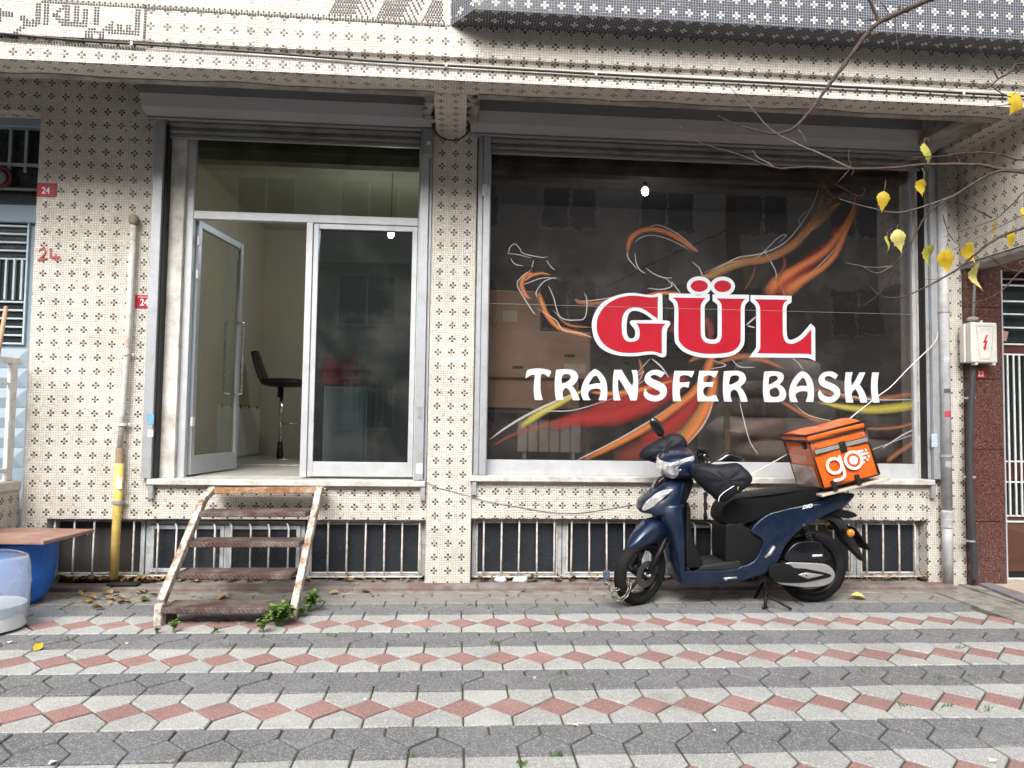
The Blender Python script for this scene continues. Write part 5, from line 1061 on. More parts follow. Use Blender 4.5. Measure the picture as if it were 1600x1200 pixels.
br([(1700, 330), (1600, 356), (1560, 372), (1530, 392), (1500, 418), (1470, 436), (1440, 452), (1410, 464), (1390, 465), (1372, 460), (1359, 446)], .006, .001, TY-.2, TY, pre=(3.6, -3.3, 2.2))
br([(1680, 300), (1600, 335), (1560, 355), (1520, 375), (1486, 391)], .003, .001, TY-.2, TY-.1, m=TWIG); br([(1545, 400), (1580, 422), (1620, 425)], .003, .0025, TY-.2, TY-.2); br([(1650, 400), (1600, 420), (1570, 450), (1540, 468), (1505, 475)], .004, .0012, TY-.2, TY-.2, pre=(3.6, -3.3, 2.1)); br([(1550, 340), (1510, 320), (1488, 308)], .003, .001); br([(1473, 335), (1482, 365), (1500, 385)], .0025, .001); br([(1600, 300), (1570, 330), (1550, 345), (1500, 362)], .003, .001)
LEAF = [mat('yellow_autumn_leaf', (.66, .46, .02), .5, var=.35, scale=45, dirt=(.30, .20, .03), dirt_amt=.45, dscale=45), mat('yellow_green_leaf', (.34, .37, .06), .5, var=.4, scale=30, dirt=(.62, .50, .06), dirt_amt=.6, dscale=25), mat('pale_yellow_leaf', (.66, .56, .18), .5, var=.3, scale=40, dirt=(.40, .40, .08), dirt_amt=.5, dscale=25)]
def leaf(px, py, w_, h_, rot, m, Y=TY, curl=.5, stem=None, ry=0):
    out = [(0, -.66), (.035, -.48), (.15, -.35), (.20, -.27), (.33, -.20), (.36, -.10), (.47, -.02), (.45, .07), (.50, .15), (.43, .23), (.40, .30), (.27, .34), (.22, .40), (.08, .42), (0, .45)]
    s = 1.0/(1145/(Y+5.78)); W_, H_ = w_*s, h_*s; vs = []; rnd = random.Random(px*7+py)
    for i, (a, b) in enumerate(out):
        j = 1+rnd.uniform(-.10, .10)
        b2 = -b
        for sgn in (-1, 0, 1): vs.append(Vector((sgn*a*W_*j*1.05, (abs(sgn*a)**1.4)*W_*curl*(1.5 if sgn > 0 else .8)+.16*H_*curl*math.sin(b*5+px), -b2*H_)))
    mr = Matrix.Rotation(R(ry), 4, 'Z') @ Matrix.Rotation(R(rot), 4, 'Y'); c = W(px, py, Y)
    vs = [c+(mr @ v) for v in vs]; fs = []
    for i in range(len(out)-1):
        for k in (0, 1): fs.append((i*3+k, i*3+k+1, i*3+k+4, i*3+k+3))
    o = MB().add(vs, fs).build('leaf', m, tree, smooth=True, recalc=False)
    top = (vs[-3]+vs[-1])/2
    MB().tube(catmull([top, top+Vector((.004, .0, .02)), W(*stem, Y)] if stem else [top, top+Vector((.005, .0, .03))], 4), .0012, 5).build('leaf_stalk', TWIG, o)
for a in [(1450, 240, 30, 42, -14, 1, TY, .7, (1452, 220), 30), (1441, 292, 23, 28, 4, 0, TY, .4, (1440, 262), 10), (1380, 313, 20, 34, 6, 0, TY, .4, (1384, 282), -15), (1388, 380, 15, 30, 14, 1, TY, .6, (1394, 356), 35), (1405, 374, 24, 38, -12, 2, TY, .5, (1403, 353), -10), (1454, 398, 28, 36, 12, 1, TY-.05, .6, (1460, 372), 25), (1480, 406, 32, 40, -8, 0, TY-.05, .4, (1482, 384), 0), (1517, 393, 34, 34, -25, 0, TY-.1, .4, (1510, 378), 10), (1529, 430, 30, 44, -12, 2, TY-.1, .6, (1533, 412), 20), (1555, 358, 15, 38, 2, 0, TY-.1, .5, (1556, 340), 40), (1581, 373, 20, 30, 8, 0, TY-.1, .4, (1584, 358), 10), (1588, 160, 36, 40, 25, 0, TY+.2, .5, (1582, 148), 5), (1601, 336, 14, 32, 0, 0, TY-.1, .5, (1600, 320), 10)]:
    leaf(a[0], a[1], a[2]*1.02, a[3]*1.02, a[4], LEAF[a[5]], a[6], a[7], a[8], a[9])
# ================================================================ weeds, fallen leaves, litter
GRN = [mat('weed_green', (.10, .20, .035), .6, var=.3, scale=40), mat('weed_light_green', (.17, .29, .06), .6, var=.3, scale=40)]
def leaflet(mb, c, d, up, l, w_, m=0):
    d = Vector(d).normalized(); s = d.cross(Vector(up)).normalized(); n = s.cross(d); c = Vector(c)
    mb.add([c, c+d*l*.35+s*w_*.5+n*.1*l, c+d*l*.75+s*w_*.38+n*.08*l, c+d*l-n*.05*l, c+d*l*.75-s*w_*.38+n*.08*l, c+d*l*.35-s*w_*.5+n*.1*l], [(0, 1, 2), (0, 2, 3), (0, 3, 4), (0, 4, 5)], m)
def weed(label, px, py, rx, rz, n, seed, ls=.03):
    c = G(px, py, 0); rn = random.Random(seed); o = thing('weed', label, 'weed', tuple(c), group='weeds at the foot of the steps'); mb = MB(); st2 = MB()
    for i in range(max(4, n//10)):
        a = rn.uniform(0, 6.28); top = c+Vector((math.cos(a)*rx*rn.uniform(.2, 1), math.sin(a)*rx*.6*rn.uniform(.2, 1), rz*rn.uniform(.5, 1.05))); q = catmull([c+Vector((rn.uniform(-.02, .02), 0, 0)), c.lerp(top, .5)+Vector((0, 0, rz*.15)), top], 4); st2.tube(q, .0016, 5)
        for j in range(10):
            p = q[rn.randrange(3, len(q))]; b = rn.uniform(0, 6.28); leaflet(mb, p, (math.cos(b), math.sin(b), rn.uniform(-.3, .5)), (0, 0, 1), ls*rn.uniform(.6, 1.2), ls*.75, rn.randrange(2))
    st2.build('stem', GRN[0], o, smooth=True); tag(mb.build('foliage', GRN, o, recalc=False), kind='stuff')
weed('leafy green weed clump at the right foot of the steps', 436, 978, .12, .13, 300, 1, .036); weed('tall leafy weed just right of the steps', 484, 956, .085, .14, 160, 2, .034); weed('low weed between steps and tall weed', 464, 964, .07, .07, 90, 3, .028); weed('small weed sprig left of the weed clump', 408, 988, .05, .08, 60, 4, .028)
weed('tiny weed under the bottom step at left', 272, 988, .045, .06, 50, 5, .022); weed('tiny weed under the middle of the bottom step', 338, 988, .02, .035, 18, 6, .016); weed('small weed beside the left foot of the steps', 246, 990, .02, .04, 16, 7, .018); weed('small weed sprig behind the steps on the left', 225, 941, .03, .035, 20, 8, .018)
gr_ = MB(); rn = random.Random(11)
for px, py, n in ((517, 994, 22), (540, 950, 16), (775, 1006, 22), (668, 985, 10), (735, 946, 12), (767, 950, 10), (1500, 1014, 10), (1350, 1050, 14), (660, 952, 10), (865, 960, 14), (870, 1055, 10), (1470, 1060, 10), (1520, 1060, 10), (355, 1012, 8), (100, 1000, 8), (1110, 975, 6), (1546, 1110, 10), (1480, 1105, 9), (1415, 1105, 8), (640, 1183, 8), (870, 1182, 12), (815, 1196, 14)):
    for i in range(n):
        c = G(px+rn.uniform(-9, 9), py+rn.uniform(-3, 3), -.004); a = rn.uniform(0, 6.28); h = rn.uniform(.008, .028); leaflet(gr_, c, (math.cos(a)*.6, math.sin(a)*.6, 1), (math.sin(a), -math.cos(a), .2), h, h*.28)
o = gr_.build('joint_grass', GRN[0], None, recalc=False); tag(o, 'tufts of grass growing in the paving joints', 'grass', kind='stuff')
DRY = [mat('dry_brown_leaf', (.25, .15, .065), .8, var=.35, scale=30), mat('dry_tan_leaf', (.40, .28, .13), .8, var=.3, scale=30), mat('dark_dead_leaf', (.11, .065, .035), .85, var=.3, scale=30)]
lit = [MB(), MB(), MB()]
def dleaf(mb, c, s, rn):
    a = rn.uniform(0, 6.28); d = Vector((math.cos(a), math.sin(a), rn.uniform(-.1, .35))).normalized(); sd_ = Vector((-math.sin(a), math.cos(a), rn.uniform(-.5, .5))).normalized(); n = d.cross(sd_); cu = rn.uniform(.15, .5)*s; c = Vector(c)
    pr = [(-.5, 0), (-.25, .26), (.05, .34), (.3, .2), (.55, 0)]; vs = []
    for t_, w_ in pr:
        for k in (-1, 0, 1): vs.append(c+d*t_*s+sd_*k*w_*s+n*(cu*abs(k)*w_*2+.2*s*t_*t_))
    mb.add(vs, [(i*3+k, i*3+k+1, i*3+k+4, i*3+k+3) for i in range(4) for k in (0, 1)])
for (x0p, x1p, yy, n, z) in ((95, 240, -.01, 190, .046), (236, 480, .02, 30, .04), (480, 665, .03, 14, .04), (745, 880, .01, 34, .042), (890, 1100, .02, 26, .042), (1250, 1450, .02, 50, .042)):
    for i in range(n):
        x = W(rn.uniform(x0p, x1p), 905, .03).x; dleaf(lit[rn.randrange(3)], (x, rn.uniform(-.02, .09)+yy, z+rn.uniform(0, .018)), rn.uniform(.035, .095), rn)
for i in range(44): p = G(rn.uniform(95, 250), rn.uniform(922, 945)); dleaf(lit[rn.randrange(2)], (p.x, p.y, .012), rn.uniform(.03, .07), rn)
for i in range(26): p = G(rn.uniform(260, 1480), rn.uniform(925, 940)); dleaf(lit[rn.randrange(3)], (p.x, p.y, .01), rn.uniform(.015, .045), rn)
for mb, m in zip(lit, DRY): tag(mb.build('leaf_litter', m, None, recalc=False, smooth=True), 'dry leaves drifted along the foot of the wall', 'leaves', kind='stuff')
for lb, px, py, s, m in (('yellow fallen leaf on the paving behind the rear wheel', 1341, 937, .11, LEAF[2]), ('orange fallen leaf on the white paving at left', 59, 1015, .07, LEAF[0]), ('tan leaf lying on the ground behind the bottom step', 345, 936, .13, DRY[1]), ('brown leaf lying left of the steps', 152, 953, .08, DRY[1]), ('orange-brown leaf in the paving right of the steps', 522, 929, .07, DRY[1]), ('tan leaf second to the right of the steps', 572, 928, .07, DRY[0])):
    mb = MB(); p = G(px, py); dleaf(mb, (p.x, p.y, .012), s, random.Random(px)); tag(mb.build('fallen_leaf', m, None, recalc=False, smooth=True), lb, 'leaf', 'fallen leaves')
for lb, px, py, s in (('crumpled pale plastic scrap below the basement window', 811, 905, .06), ('white paper scrap below the basement window', 782, 909, .05)):
    p = G(px, py, .04); tag(MB().ellipsoid((p.x, -.02, .055), (s, .03, .022), 9, 6, e=.7).map(lambda v: v+Vector((random.uniform(-1, 1), random.uniform(-1, 1), random.uniform(-1, 1)))*.006).build('plastic_scrap', mat('scrap_%d' % px, (.62, .66, .68), .4, var=.2), None, smooth=True), lb, 'litter')
pp = MB(); 
for px, py, s in ((15, 1005, .03), (198, 1007, .02), (205, 1145, .022), (835, 1061, .018), (1116, 1144, .022), (900, 1135, .03), (1280, 1006, .016), (1244, 1020, .02), (1430, 1041, .018), (1550, 1190, .035), (570, 1095, .014), (82, 1193, .03)):
    p = G(px, py); s *= .6; a = rn.uniform(0, 3); pp.add([(p.x+math.cos(a+b)*s*(1 if b % 2 else .5), p.y+math.sin(a+b)*s*.8, .004+.004*(b % 3)) for b in range(6)], [(0, 1, 2, 3, 4, 5)])
o = pp.build('paper_litter', mat('white_litter', (.72, .72, .70), .7), None, recalc=False); tag(o, 'tiny white scraps scattered over the paving', 'litter', kind='stuff')
# ================================================================ scooter
YS = -.52
PAINT = mat('dark_blue_metallic_paint', (.0045, .018, .054), .38, metal=.45, var=.06, scale=3, coat=.5, rvar=.08, dirt=(.05, .05, .05), dirt_amt=.3, dscale=9)
PLA = mat('black_scooter_plastic', (.006, .006, .007), .5, spec=.3, var=.2, scale=8); PLG = mat('dark_grey_scooter_plastic', (.020, .021, .022), .55, spec=.3, var=.2, scale=8)
GLO = mat('gloss_black_plastic', (.006, .006, .010), .18, coat=.4); TYR = mat('tyre_rubber', (.009, .009, .0095), .75, spec=.2, var=.3, scale=12, bump=.3, bscale=120, dirt=(.030, .027, .024), dirt_amt=.35, dscale=8)
RIM = mat('black_alloy_rim', (.010, .010, .011), .4, metal=.3); SIL = mat('silver_engine_alloy', (.55, .55, .55), .38, metal=.7, var=.1, dirt=(.2, .19, .17), dirt_amt=.25)
SEAT = mat('black_seat_vinyl', (.006, .006, .007), .5, spec=.25, var=.2, scale=5, bump=.25, bscale=220); FAB = mat('navy_black_muff_fabric', (.009, .0105, .017), .62, spec=.3, var=.3, scale=5, bump=.5, bscale=9)
LENS = mat('clear_headlight', (.78, .80, .82), .10, metal=.35, var=.75, scale=16, coat=1); ORG = mat('orange_indicator', (.75, .22, .01), .2, coat=.8, var=.2, scale=60); REDL = mat('red_tail_lens', (.35, .01, .01), .15, coat=.8)
WHD = mat('white_decal', (.75, .76, .78), .35, var=.02)
def S(u, v, Y=YS): return W(930+u/3.75, 640+v/3.75, Y)
def SP(poly, Y=YS): return [(S(u, v, Y).x, S(u, v, Y).z) for u, v in poly]
sco = thing('scooter', 'dark blue motor scooter parked in front of the printed window', 'scooter', (S(760, 1125).x, YS, 0))
def panel(name, poly, hw_, m, bev=.02, seg=3, y0=None, y1=None, taper=None, parent=sco, sm=True, ref=None, smooth=45):
    a, b = (YS-hw_, YS+hw_) if y0 is None else (y0, y1)
    P = SP(catmull_poly(poly) if sm else poly, YS if ref is None else ref)
    mb = MB().prism(P, a, b)
    me = mb.mesh(name, m, wloc(parent), bevel=bev, seg=seg, smooth=smooth)
    if taper:
        off = wloc(parent)
        for v in me.vertices:
            k = taper(v.co.x+off.x, v.co.z+off.z); v.co.y = (v.co.y+off.y-YS)*k+YS-off.y
    return link(name, me, parent)
def catmull_poly(p, n=3): return [(q.x, q.y) for q in catmull([Vector(a) for a in p], n, True)]
ux = lambda u: S(u, 800).x
def tail_t(x, z): 
    t_ = (x-ux(1050))/(ux(1480)-ux(1050)); return 1-.45*max(0, min(1, t_))
def low_t(x, z): return 1-.25*max(0, min(1, (.30-z)/.2))
def lxz(stations, name, m, axis='z', n=24, e=.72, parent=sco, smooth=True, fn=None):
    rings = []
    for st_ in stations:
        if axis == 'z':
            z, xa, xb, hw_ = st_; cx, rx = (xa+xb)/2, abs(xb-xa)/2
            rings.append([(cx+rx*math.copysign(abs(math.cos(a))**e, math.cos(a)), YS+hw_*math.copysign(abs(math.sin(a))**e, math.sin(a)), z) for a in [2*math.pi*j/n for j in range(n)]])
        else:
            x, zl, zh, hw_ = st_; cz, rz = (zl+zh)/2, abs(zh-zl)/2
            rings.append([(x, YS+hw_*math.copysign(abs(math.cos(a))**e, math.cos(a)), cz+rz*math.copysign(abs(math.sin(a))**e, math.sin(a))) for a in [2*math.pi*j/n for j in range(n)]])
    mb = MB().loft(rings)
    if fn: mb.map(fn)
    return mb.build(name, m, parent, smooth=smooth)
def smoothst(sts, n=4): return [tuple(v) for v in catmull4(sts, n)]
def catmull4(pts, n):
    out = []; k = len(pts)
    for i in range(k-1):
        p0 = pts[i-1] if i else tuple(2*a-b for a, b in zip(pts[0], pts[1])); p1, p2 = pts[i], pts[i+1]; p3 = pts[i+2] if i < k-2 else tuple(2*a-b for a, b in zip(pts[-1], pts[-2]))
        for j in range(n):
            t_ = j/n; out.append(tuple(.5*(2*b+(c-a)*t_+(2*a-5*b+4*c-d)*t_*t_+(3*b-a-3*c+d)*t_**3) for a, b, c, d in zip(p0, p1, p2, p3)))
    out.append(pts[-1]); return out
# ---- leg shield and nose
sv = lambda v, ua, ub, h: (S(500, v).z, ux(ua), ux(ub), h)
lxz(smoothst([sv(392, 420, 520, .05), sv(420, 385, 530, .085), sv(470, 318, 522, .125), sv(530, 258, 508, .155), sv(575, 244, 503, .165), sv(600, 262, 502, .172)]), 'nose_cover', PAINT, e=.85)
lxz(smoothst([sv(545, 345, 506, .185), sv(600, 335, 503, .198), sv(660, 362, 502, .205), sv(740, 398, 501, .205), sv(830, 418, 500, .198), sv(920, 437, 500, .185), sv(985, 458, 505, .165), sv(1003, 475, 515, .145)]), 'leg_shield', PAINT, e=.8)
panel('nose_trim', [(330, 470), (372, 402), (418, 388), (400, 430), (352, 480)], .06, GLO, .008, 2)
panel('inner_shield', [(500, 560), (520, 560), (528, 690), (560, 800), (592, 888), (500, 905)], .15, PLA, .015, 2)
panel('steering_column_cover', [(470, 400), (560, 405), (525, 520), (505, 560), (470, 540)], .075, PLA, .02, 2)
panel('bag_hook', [(525, 505), (535, 505), (537, 525), (527, 535), (520, 528), (529, 522)], .01, PLA, .002, 1)
def lensside(s):
    mb = MB(); pts = [(258, 578), (268, 545), (300, 508), (345, 472), (412, 452), (385, 487), (340, 530), (300, 560)]
    pts = catmull_poly(pts); P = [S(u, v, YS) for u, v in pts]; n = len(P); c = sum(P, Vector())/n
    def yy(p, k): t_ = (p.x-ux(250))/(ux(412)-ux(250)); return YS+s*(.118+.055*max(0, min(1, t_))+k)
    r0 = [(p.x, yy(p, -.03), p.z) for p in P]; r1 = [(p.x, yy(p, .012), p.z) for p in P]; r2 = [tuple(c.lerp(p, .6)+Vector((0, yy(p, .022)-c.lerp(p, .6).y, 0))) for p in P]
    mb.loft([r0, r1, r2]); return mb.build('front_indicator', LENS, sco, smooth=50)
lensside(-1); lensside(1)
# ---- body, seat, floor
panel('side_cover', [(860, 690), (950, 602), (1090, 562), (1270, 524), (1350, 494), (1480, 490), (1440, 540), (1390, 572), (1310, 602), (1190, 662), (1130, 702), (1060, 772), (1020, 852), (950, 932), (850, 966), (740, 990), (790, 905), (840, 885), (890, 850), (930, 765), (912, 728)], .165, PAINT, .03, 4, taper=lambda x, z: tail_t(x, z)*low_t(x, z))
panel('floor_side', [(474, 930), (520, 922), (700, 920), (800, 905), (860, 930), (850, 968), (700, 1004), (490, 1004), (468, 985)], .172, PAINT, .022, 3, taper=low_t)
panel('floor_mat', [(498, 898), (600, 890), (740, 868), (800, 860), (820, 905), (740, 922), (520, 926), (498, 922)], .150, PLG, .008, 2, sm=False)
panel('under_seat_cover', [(724, 880), (720, 720), (738, 650), (865, 680), (925, 725), (940, 770), (900, 850), (840, 895), (760, 905)], .148, PLA, .025, 3)
panel('seat', [(706, 605), (722, 556), (760, 522), (820, 500), (1000, 478), (1180, 456), (1300, 464), (1345, 482), (1260, 522), (1090, 560), (950, 604), (868, 645), (750, 657), (712, 642)], .135, SEAT, .042, 4, taper=lambda x, z: .86+.3*max(0, min(1, (x-ux(720))/(ux(950)-ux(720))))-.36*max(0, min(1, (x-ux(1080))/(ux(1340)-ux(1080)))))
panel('body_line', [(965, 596), (1090, 563), (1200, 547), (1278, 545), (1200, 552), (1090, 570)], .166, SIL, .002, 1, taper=tail_t)
panel('rack', [(1290, 482), (1480, 486), (1478, 497), (1290, 494)], .10, PLA, .006, 2, sm=False)
panel('tail_light', [(1385, 574), (1440, 540), (1482, 492), (1468, 530), (1420, 578)], .075, REDL, .01, 2, sm=False)
panel('tail_cover', [(1290, 600), (1380, 585), (1440, 582), (1500, 604), (1498, 622), (1440, 630), (1400, 622)], .07, PLA, .012, 2)
panel('rear_mudguard', [(1270, 618), (1340, 610), (1420, 628), (1462, 690), (1500, 760), (1562, 880), (1545, 868), (1450, 770), (1408, 690), (1360, 645), (1290, 640)], .052, PLG, .012, 2)
panel('number_plate', [(1470, 678), (1480, 678), (1578, 812), (1566, 815)], .105, PLA, .002, 1, sm=False)
for s in (-1, 1):
    q = S(1433, 705); MB().ellipsoid((q.x, YS+s*.15, q.z), (.029, .022, .029), 16, 10).build('rear_indicator', ORG, sco, smooth=True)
    MB().tube([(q.x-.01, YS+s*.05, q.z+.005), (q.x, YS+s*.14, q.z)], [.014, .02], 10).build('indicator_stalk', PLA, sco, smooth=True)
dio = put_text('model_decal', 'DIO', .034, WHD, sco, S(1238, 568, YS-.146)+Vector((0, -.008, 0)), rot=(R(90), R(-9), R(6)), depth=.0004, bold=.0016, sx=1.25, shear=.45)
# ---- wheels
def wheel(name, c, Rw, wt, fn=None, spokes=5):
    o = bpy.data.objects.new(name, None); col.objects.link(o); o.parent = sco; o.location = Vector(c)-wloc(sco)
    f = fn or (lambda v: v)
    pr = []
    for k in range(13): a = -math.pi*.5-math.pi*.93/2+math.pi*.93*k/12 ; pr.append((Rw-wt*.92+wt*.92*math.cos((k-6)/6*1.48), wt*math.sin((k-6)/6*1.48)))
    pr = [(Rw*.735, -wt*.7)]+pr+[(Rw*.735, wt*.7)]
    MB().lathe(pr, c, 'y', 48).map(f).build('tyre', TYR, o, smooth=True)
    tr_ = MB()
    for k in range(30):
        a = 2*math.pi*k/30
        for s in (-1, 1):
            pts = []
            for j in range(4): t_ = .15+.25*j; th = t_*1.25; r_ = Rw-wt*.92+wt*.92*math.cos(th)+.0006; an = a+s*.02+t_*.10; pts.append((c[0]+r_*math.cos(an), c[1]+s*wt*math.sin(th), c[2]+r_*math.sin(an)))
            tr_.tube(pts, .0022, 4)
    tag(tr_.map(f).build('tread_grooves', mat('groove_black', (.006, .006, .006), .9) if 'groove_black' not in bpy.data.materials else bpy.data.materials['groove_black'], o), kind='stuff')
    MB().lathe([(Rw*.70, -wt*.55), (Rw*.76, -wt*.72), (Rw*.745, -wt*.5), (Rw*.68, -wt*.3), (Rw*.68, wt*.3), (Rw*.745, wt*.5), (Rw*.76, wt*.72), (Rw*.70, wt*.55), (Rw*.655, wt*.25), (Rw*.655, -wt*.25), (Rw*.70, -wt*.55)], c, 'y', 40).map(f).build('rim', RIM, o, smooth=40)
    for k in range(spokes):
        a = 2*math.pi*k/spokes+.35; d = Vector((math.cos(a), 0, math.sin(a))); p = Vector((-math.sin(a), 0, math.cos(a))); cc = Vector(c)
        pts = [cc+d*.03+p*.012, cc+d*Rw*.35+p*.012, cc+d*Rw*.67-p*.02]
        MB().tube(pts, [.016, .011, .017], 8).map(f).build('spoke', RIM, o, smooth=True)
    MB().lathe([(.001, -wt*.9), (.035, -wt*.9), (.045, -wt*.6), (.045, wt*.6), (.035, wt*.9), (.001, wt*.9)], c, 'y', 20).map(f).build('hub', RIM, o, smooth=40)
    return o
RR = .262; rc = S(1264, 917); rcz = RR-.002
wheel('rear_wheel', (rc.x, YS, rcz), RR, .048)
# ---- engine, swing arm, shock, stand
panel('belt_case', [(962, 905), (1000, 880), (1072, 880), (1110, 902), (1170, 906), (1240, 920), (1306, 936), (1312, 952), (1230, 972), (1140, 986), (1030, 984), (975, 960)], 0, PLA, .012, 3, YS-.168, YS-.05)
panel('engine_case', [(1065, 874), (1150, 872), (1275, 880), (1325, 905), (1342, 945), (1322, 985), (1270, 1008), (1180, 1014), (1100, 1006), (1025, 994), (1015, 960), (1060, 920)], 0, SIL, .02, 3, YS-.158, YS-.04)
panel('case_inlay', [(1125, 940), (1168, 926), (1272, 941), (1184, 964)], 0, SIL, .003, 1, YS-.172, YS-.15, sm=False)
q = S(1172, 944); MB().ellipsoid((q.x, YS-.172, q.z), (.006, .004, .006), 8, 6).build('bolt', PLA, sco)
panel('air_filter_box', [(1055, 858), (1072, 805), (1125, 758), (1225, 750), (1268, 775), (1278, 830), (1276, 866), (1150, 862)], 0, GLO, .028, 4, YS-.165, YS-.03)
panel('filter_label', [(1209, 826), (1265, 824), (1265, 836), (1209, 838)], 0, WHD, .001, 1, YS-.1665, YS-.16, sm=False)
panel('inner_mudguard', [(1070, 765), (1110, 735), (1180, 712), (1255, 705), (1255, 722), (1180, 732), (1120, 752), (1080, 782)], 0, PLA, .006, 2, YS-.10, YS+.08)
panel('engine_block', [(900, 950), (1000, 930), (1120, 980), (1110, 1008), (1000, 1012), (930, 985)], .09, PLG, .02, 2)
MB().tube([S(995, 868, YS-.17), S(1022, 845, YS-.175), S(1050, 800, YS-.18)], [.008, .014, .012], 8).build('kick_lever', SIL, sco, smooth=True)
pa_, pb_ = S(1215, 668, YS-.125), S(1300, 865, YS-.125); dv = pb_-pa_; hx = []
e1 = dv.cross(Vector((0, 1, 0))).normalized(); e2 = dv.normalized().cross(e1)
for i in range(121): t_ = i/120; a = t_*2*math.pi*11; hx.append(pa_+dv*(.12+.8*t_)+(e1*math.cos(a)+e2*math.sin(a))*.022)
MB().tube(hx, .0042, 6).build('shock_spring', PLG, sco, smooth=True)
MB().tube([pa_, pa_+dv*.45], .019, 10).tube([pa_+dv*.3, pb_], .009, 8).build('shock_damper', PLA, sco, smooth=True)
MB().tube([pa_-dv*.02, pa_+dv*.2], .028, 10).build('shock_cover', PLA, sco, smooth=True)
MB().lathe([(.02, -.01), (.028, -.01), (.028, .012), (.02, .012)], tuple(S(1305, 925, YS-.12)), 'y', 14).build('axle_nut', SIL, sco)
MB().tube(catmull([S(1300, 895, YS-.13), S(1350, 892, YS-.13), S(1385, 905, YS-.12), S(1395, 930, YS-.1)], 5), .004, 6).build('brake_cable', PLA, sco, smooth=True)
g1, g2 = G(1195, 951, .004), G(1237, 955, .004)
MB().tube([S(1010, 1005, YS-.08), (g1.x, g1.y, .012)], .011, 8).tube([(g1.x-.02, g1.y-.01, .012), (g1.x+.02, g1.y+.01, .012)], .009, 8).build('centre_stand', PLA, sco, smooth=True)
MB().tube(catmull([S(1004, 1085, YS-.16), S(1030, 1100, YS-.2), (g2.x, g2.y, .016)], 4), .009, 8).build('side_stand', PLA, sco, smooth=True)
MB().tube([S(985, 1012, YS+.08), S(935, 1105, YS+.1)], .011, 8).build('centre_stand', PLA, sco, smooth=True)
MB().tube([S(750, 990, YS-.15), S(830, 985, YS-.16)], .008, 8).ellipsoid(tuple(S(765, 992, YS-.17)), (.014, .014, .014), 8, 6).build('foot_peg', SIL, sco, smooth=True)
MB().tube([S(700, 1002, YS-.1), S(960, 1004, YS-.1)], .012, 8).build('under_tube', PLA, sco, smooth=True)
# ---- steered front end: built straight, then turned towards the street
TH = R(33); AX0 = S(480, 420); AXD = (S(480, 420)-S(352, 915)).normalized()
RM_ = Matrix.Translation(AX0) @ Matrix.Rotation(TH, 4, AXD) @ Matrix.Translation(-AX0)
steer = lambda v: RM_ @ Vector(v)
FRW = .236
axp = lambda z: AX0+AXD*((z-AX0.z)/AXD.z)
hub = axp(FRW-.002)+Vector((-.145, 0, 0))
hs_ = steer(hub); dz_ = hs_.z-(FRW-.002)
hub.z -= dz_
wheel('front_wheel', tuple(hub), FRW, .052, steer)
MB().lathe([(.05, -.062), (.095, -.062), (.095, -.056), (.05, -.056), (.05, -.062)], tuple(hub), 'y', 28).map(steer).build('brake_disc', mat('dark_brake_disc', (.10, .10, .10), .4, metal=.6), sco)
MB().box(hub.x+.05, hub.x+.10, hub.y-.085, hub.y-.05, hub.z+.0, hub.z+.06).map(steer).build('brake_caliper', PLG, sco, bevel=.008)
for s in (-1, 1):
    t0 = axp(.60); MB().tube([(hub.x, YS+s*.075, hub.z), (hub.x*.55+t0.x*.45, YS+s*.075, hub.z*.55+t0.z*.45), (t0.x, YS+s*.06, t0.z)], [.02, .021, .016], 10).map(steer).build('fork_leg', PLA, sco, smooth=True)
MB().tube([(hub.x, YS-.10, hub.z), (hub.x, YS+.10, hub.z)], .011, 8).map(steer).build('axle', SIL, sco, smooth=True)
fu = lambda u: hub.x+(u-262)/3.75/219/math.cos(TH)
fs_ = [(165, 768, 786, .012), (185, 735, 788, .04), (210, 700, 788, .058), (250, 660, 786, .072), (300, 626, 776, .082), (345, 622, 764, .086), (385, 655, 752, .085), (410, 700, 745, .07)]
lxz(smoothst([(fu(u), S(300, vb).z, S(300, vt).z, h) for u, vt, vb, h in fs_], 4), 'front_mudguard', PAINT, 'x', e=.85, fn=steer)
# head: cowl, lamp
hc = S(505, 318)
hc = Vector((AX0.x+.03, YS, hc.z-.002)); HR = (.185, .165, .104)
cw = MB().ellipsoid(tuple(hc), HR, 28, 18, e=.85)
cw.map(lambda v: Vector((v.x, v.y*(1-.25*max(0, (v.x-hc.x)/HR[0])), v.z+.03*max(0, (v.x-hc.x)/HR[0])))).map(steer).build('handlebar_cowl', PAINT, sco, smooth=True)
lp = [(0, -.097), (.05, -.09), (.09, -.062), (.118, -.01), (.150, .066), (.140, .092), (.10, .046), (.05, .034), (0, .03)]
lp = lp+[(-a, b) for a, b in lp[::-1][1:-1]]
lm_ = MB(); n = len(lp); cen = Vector((0, -.03)); rings = []
for k, (sc_, pr_) in enumerate(((1.0, 1.0), (.97, 1.035), (.8, 1.05), (.5, 1.06), (.1, 1.065))):
    ring = []
    for a, b in lp:
        p = cen.lerp(Vector((a, b)), sc_); ex = 2/.85; r2 = 1-min(.97, abs(p.x/HR[1])**ex+abs(p.y/HR[2])**ex*.8); x = -HR[0]*(max(.02, r2)**(1/ex))*pr_
        ring.append((hc.x+x, YS+p.x*1.01, hc.z+p.y*1.01))
    rings.append(ring)
lm_.loft(rings, 0, True).map(steer).build('headlight', LENS, sco, smooth=40)
bz = hc.z+.02
MB().tube([(hc.x+.08, YS-.36, bz), (hc.x+.03, YS-.15, bz+.02), (hc.x+.03, YS+.15, bz+.02), (hc.x+.08, YS+.36, bz)], .012, 8).map(steer).build('handlebar', PLA, sco, smooth=True)
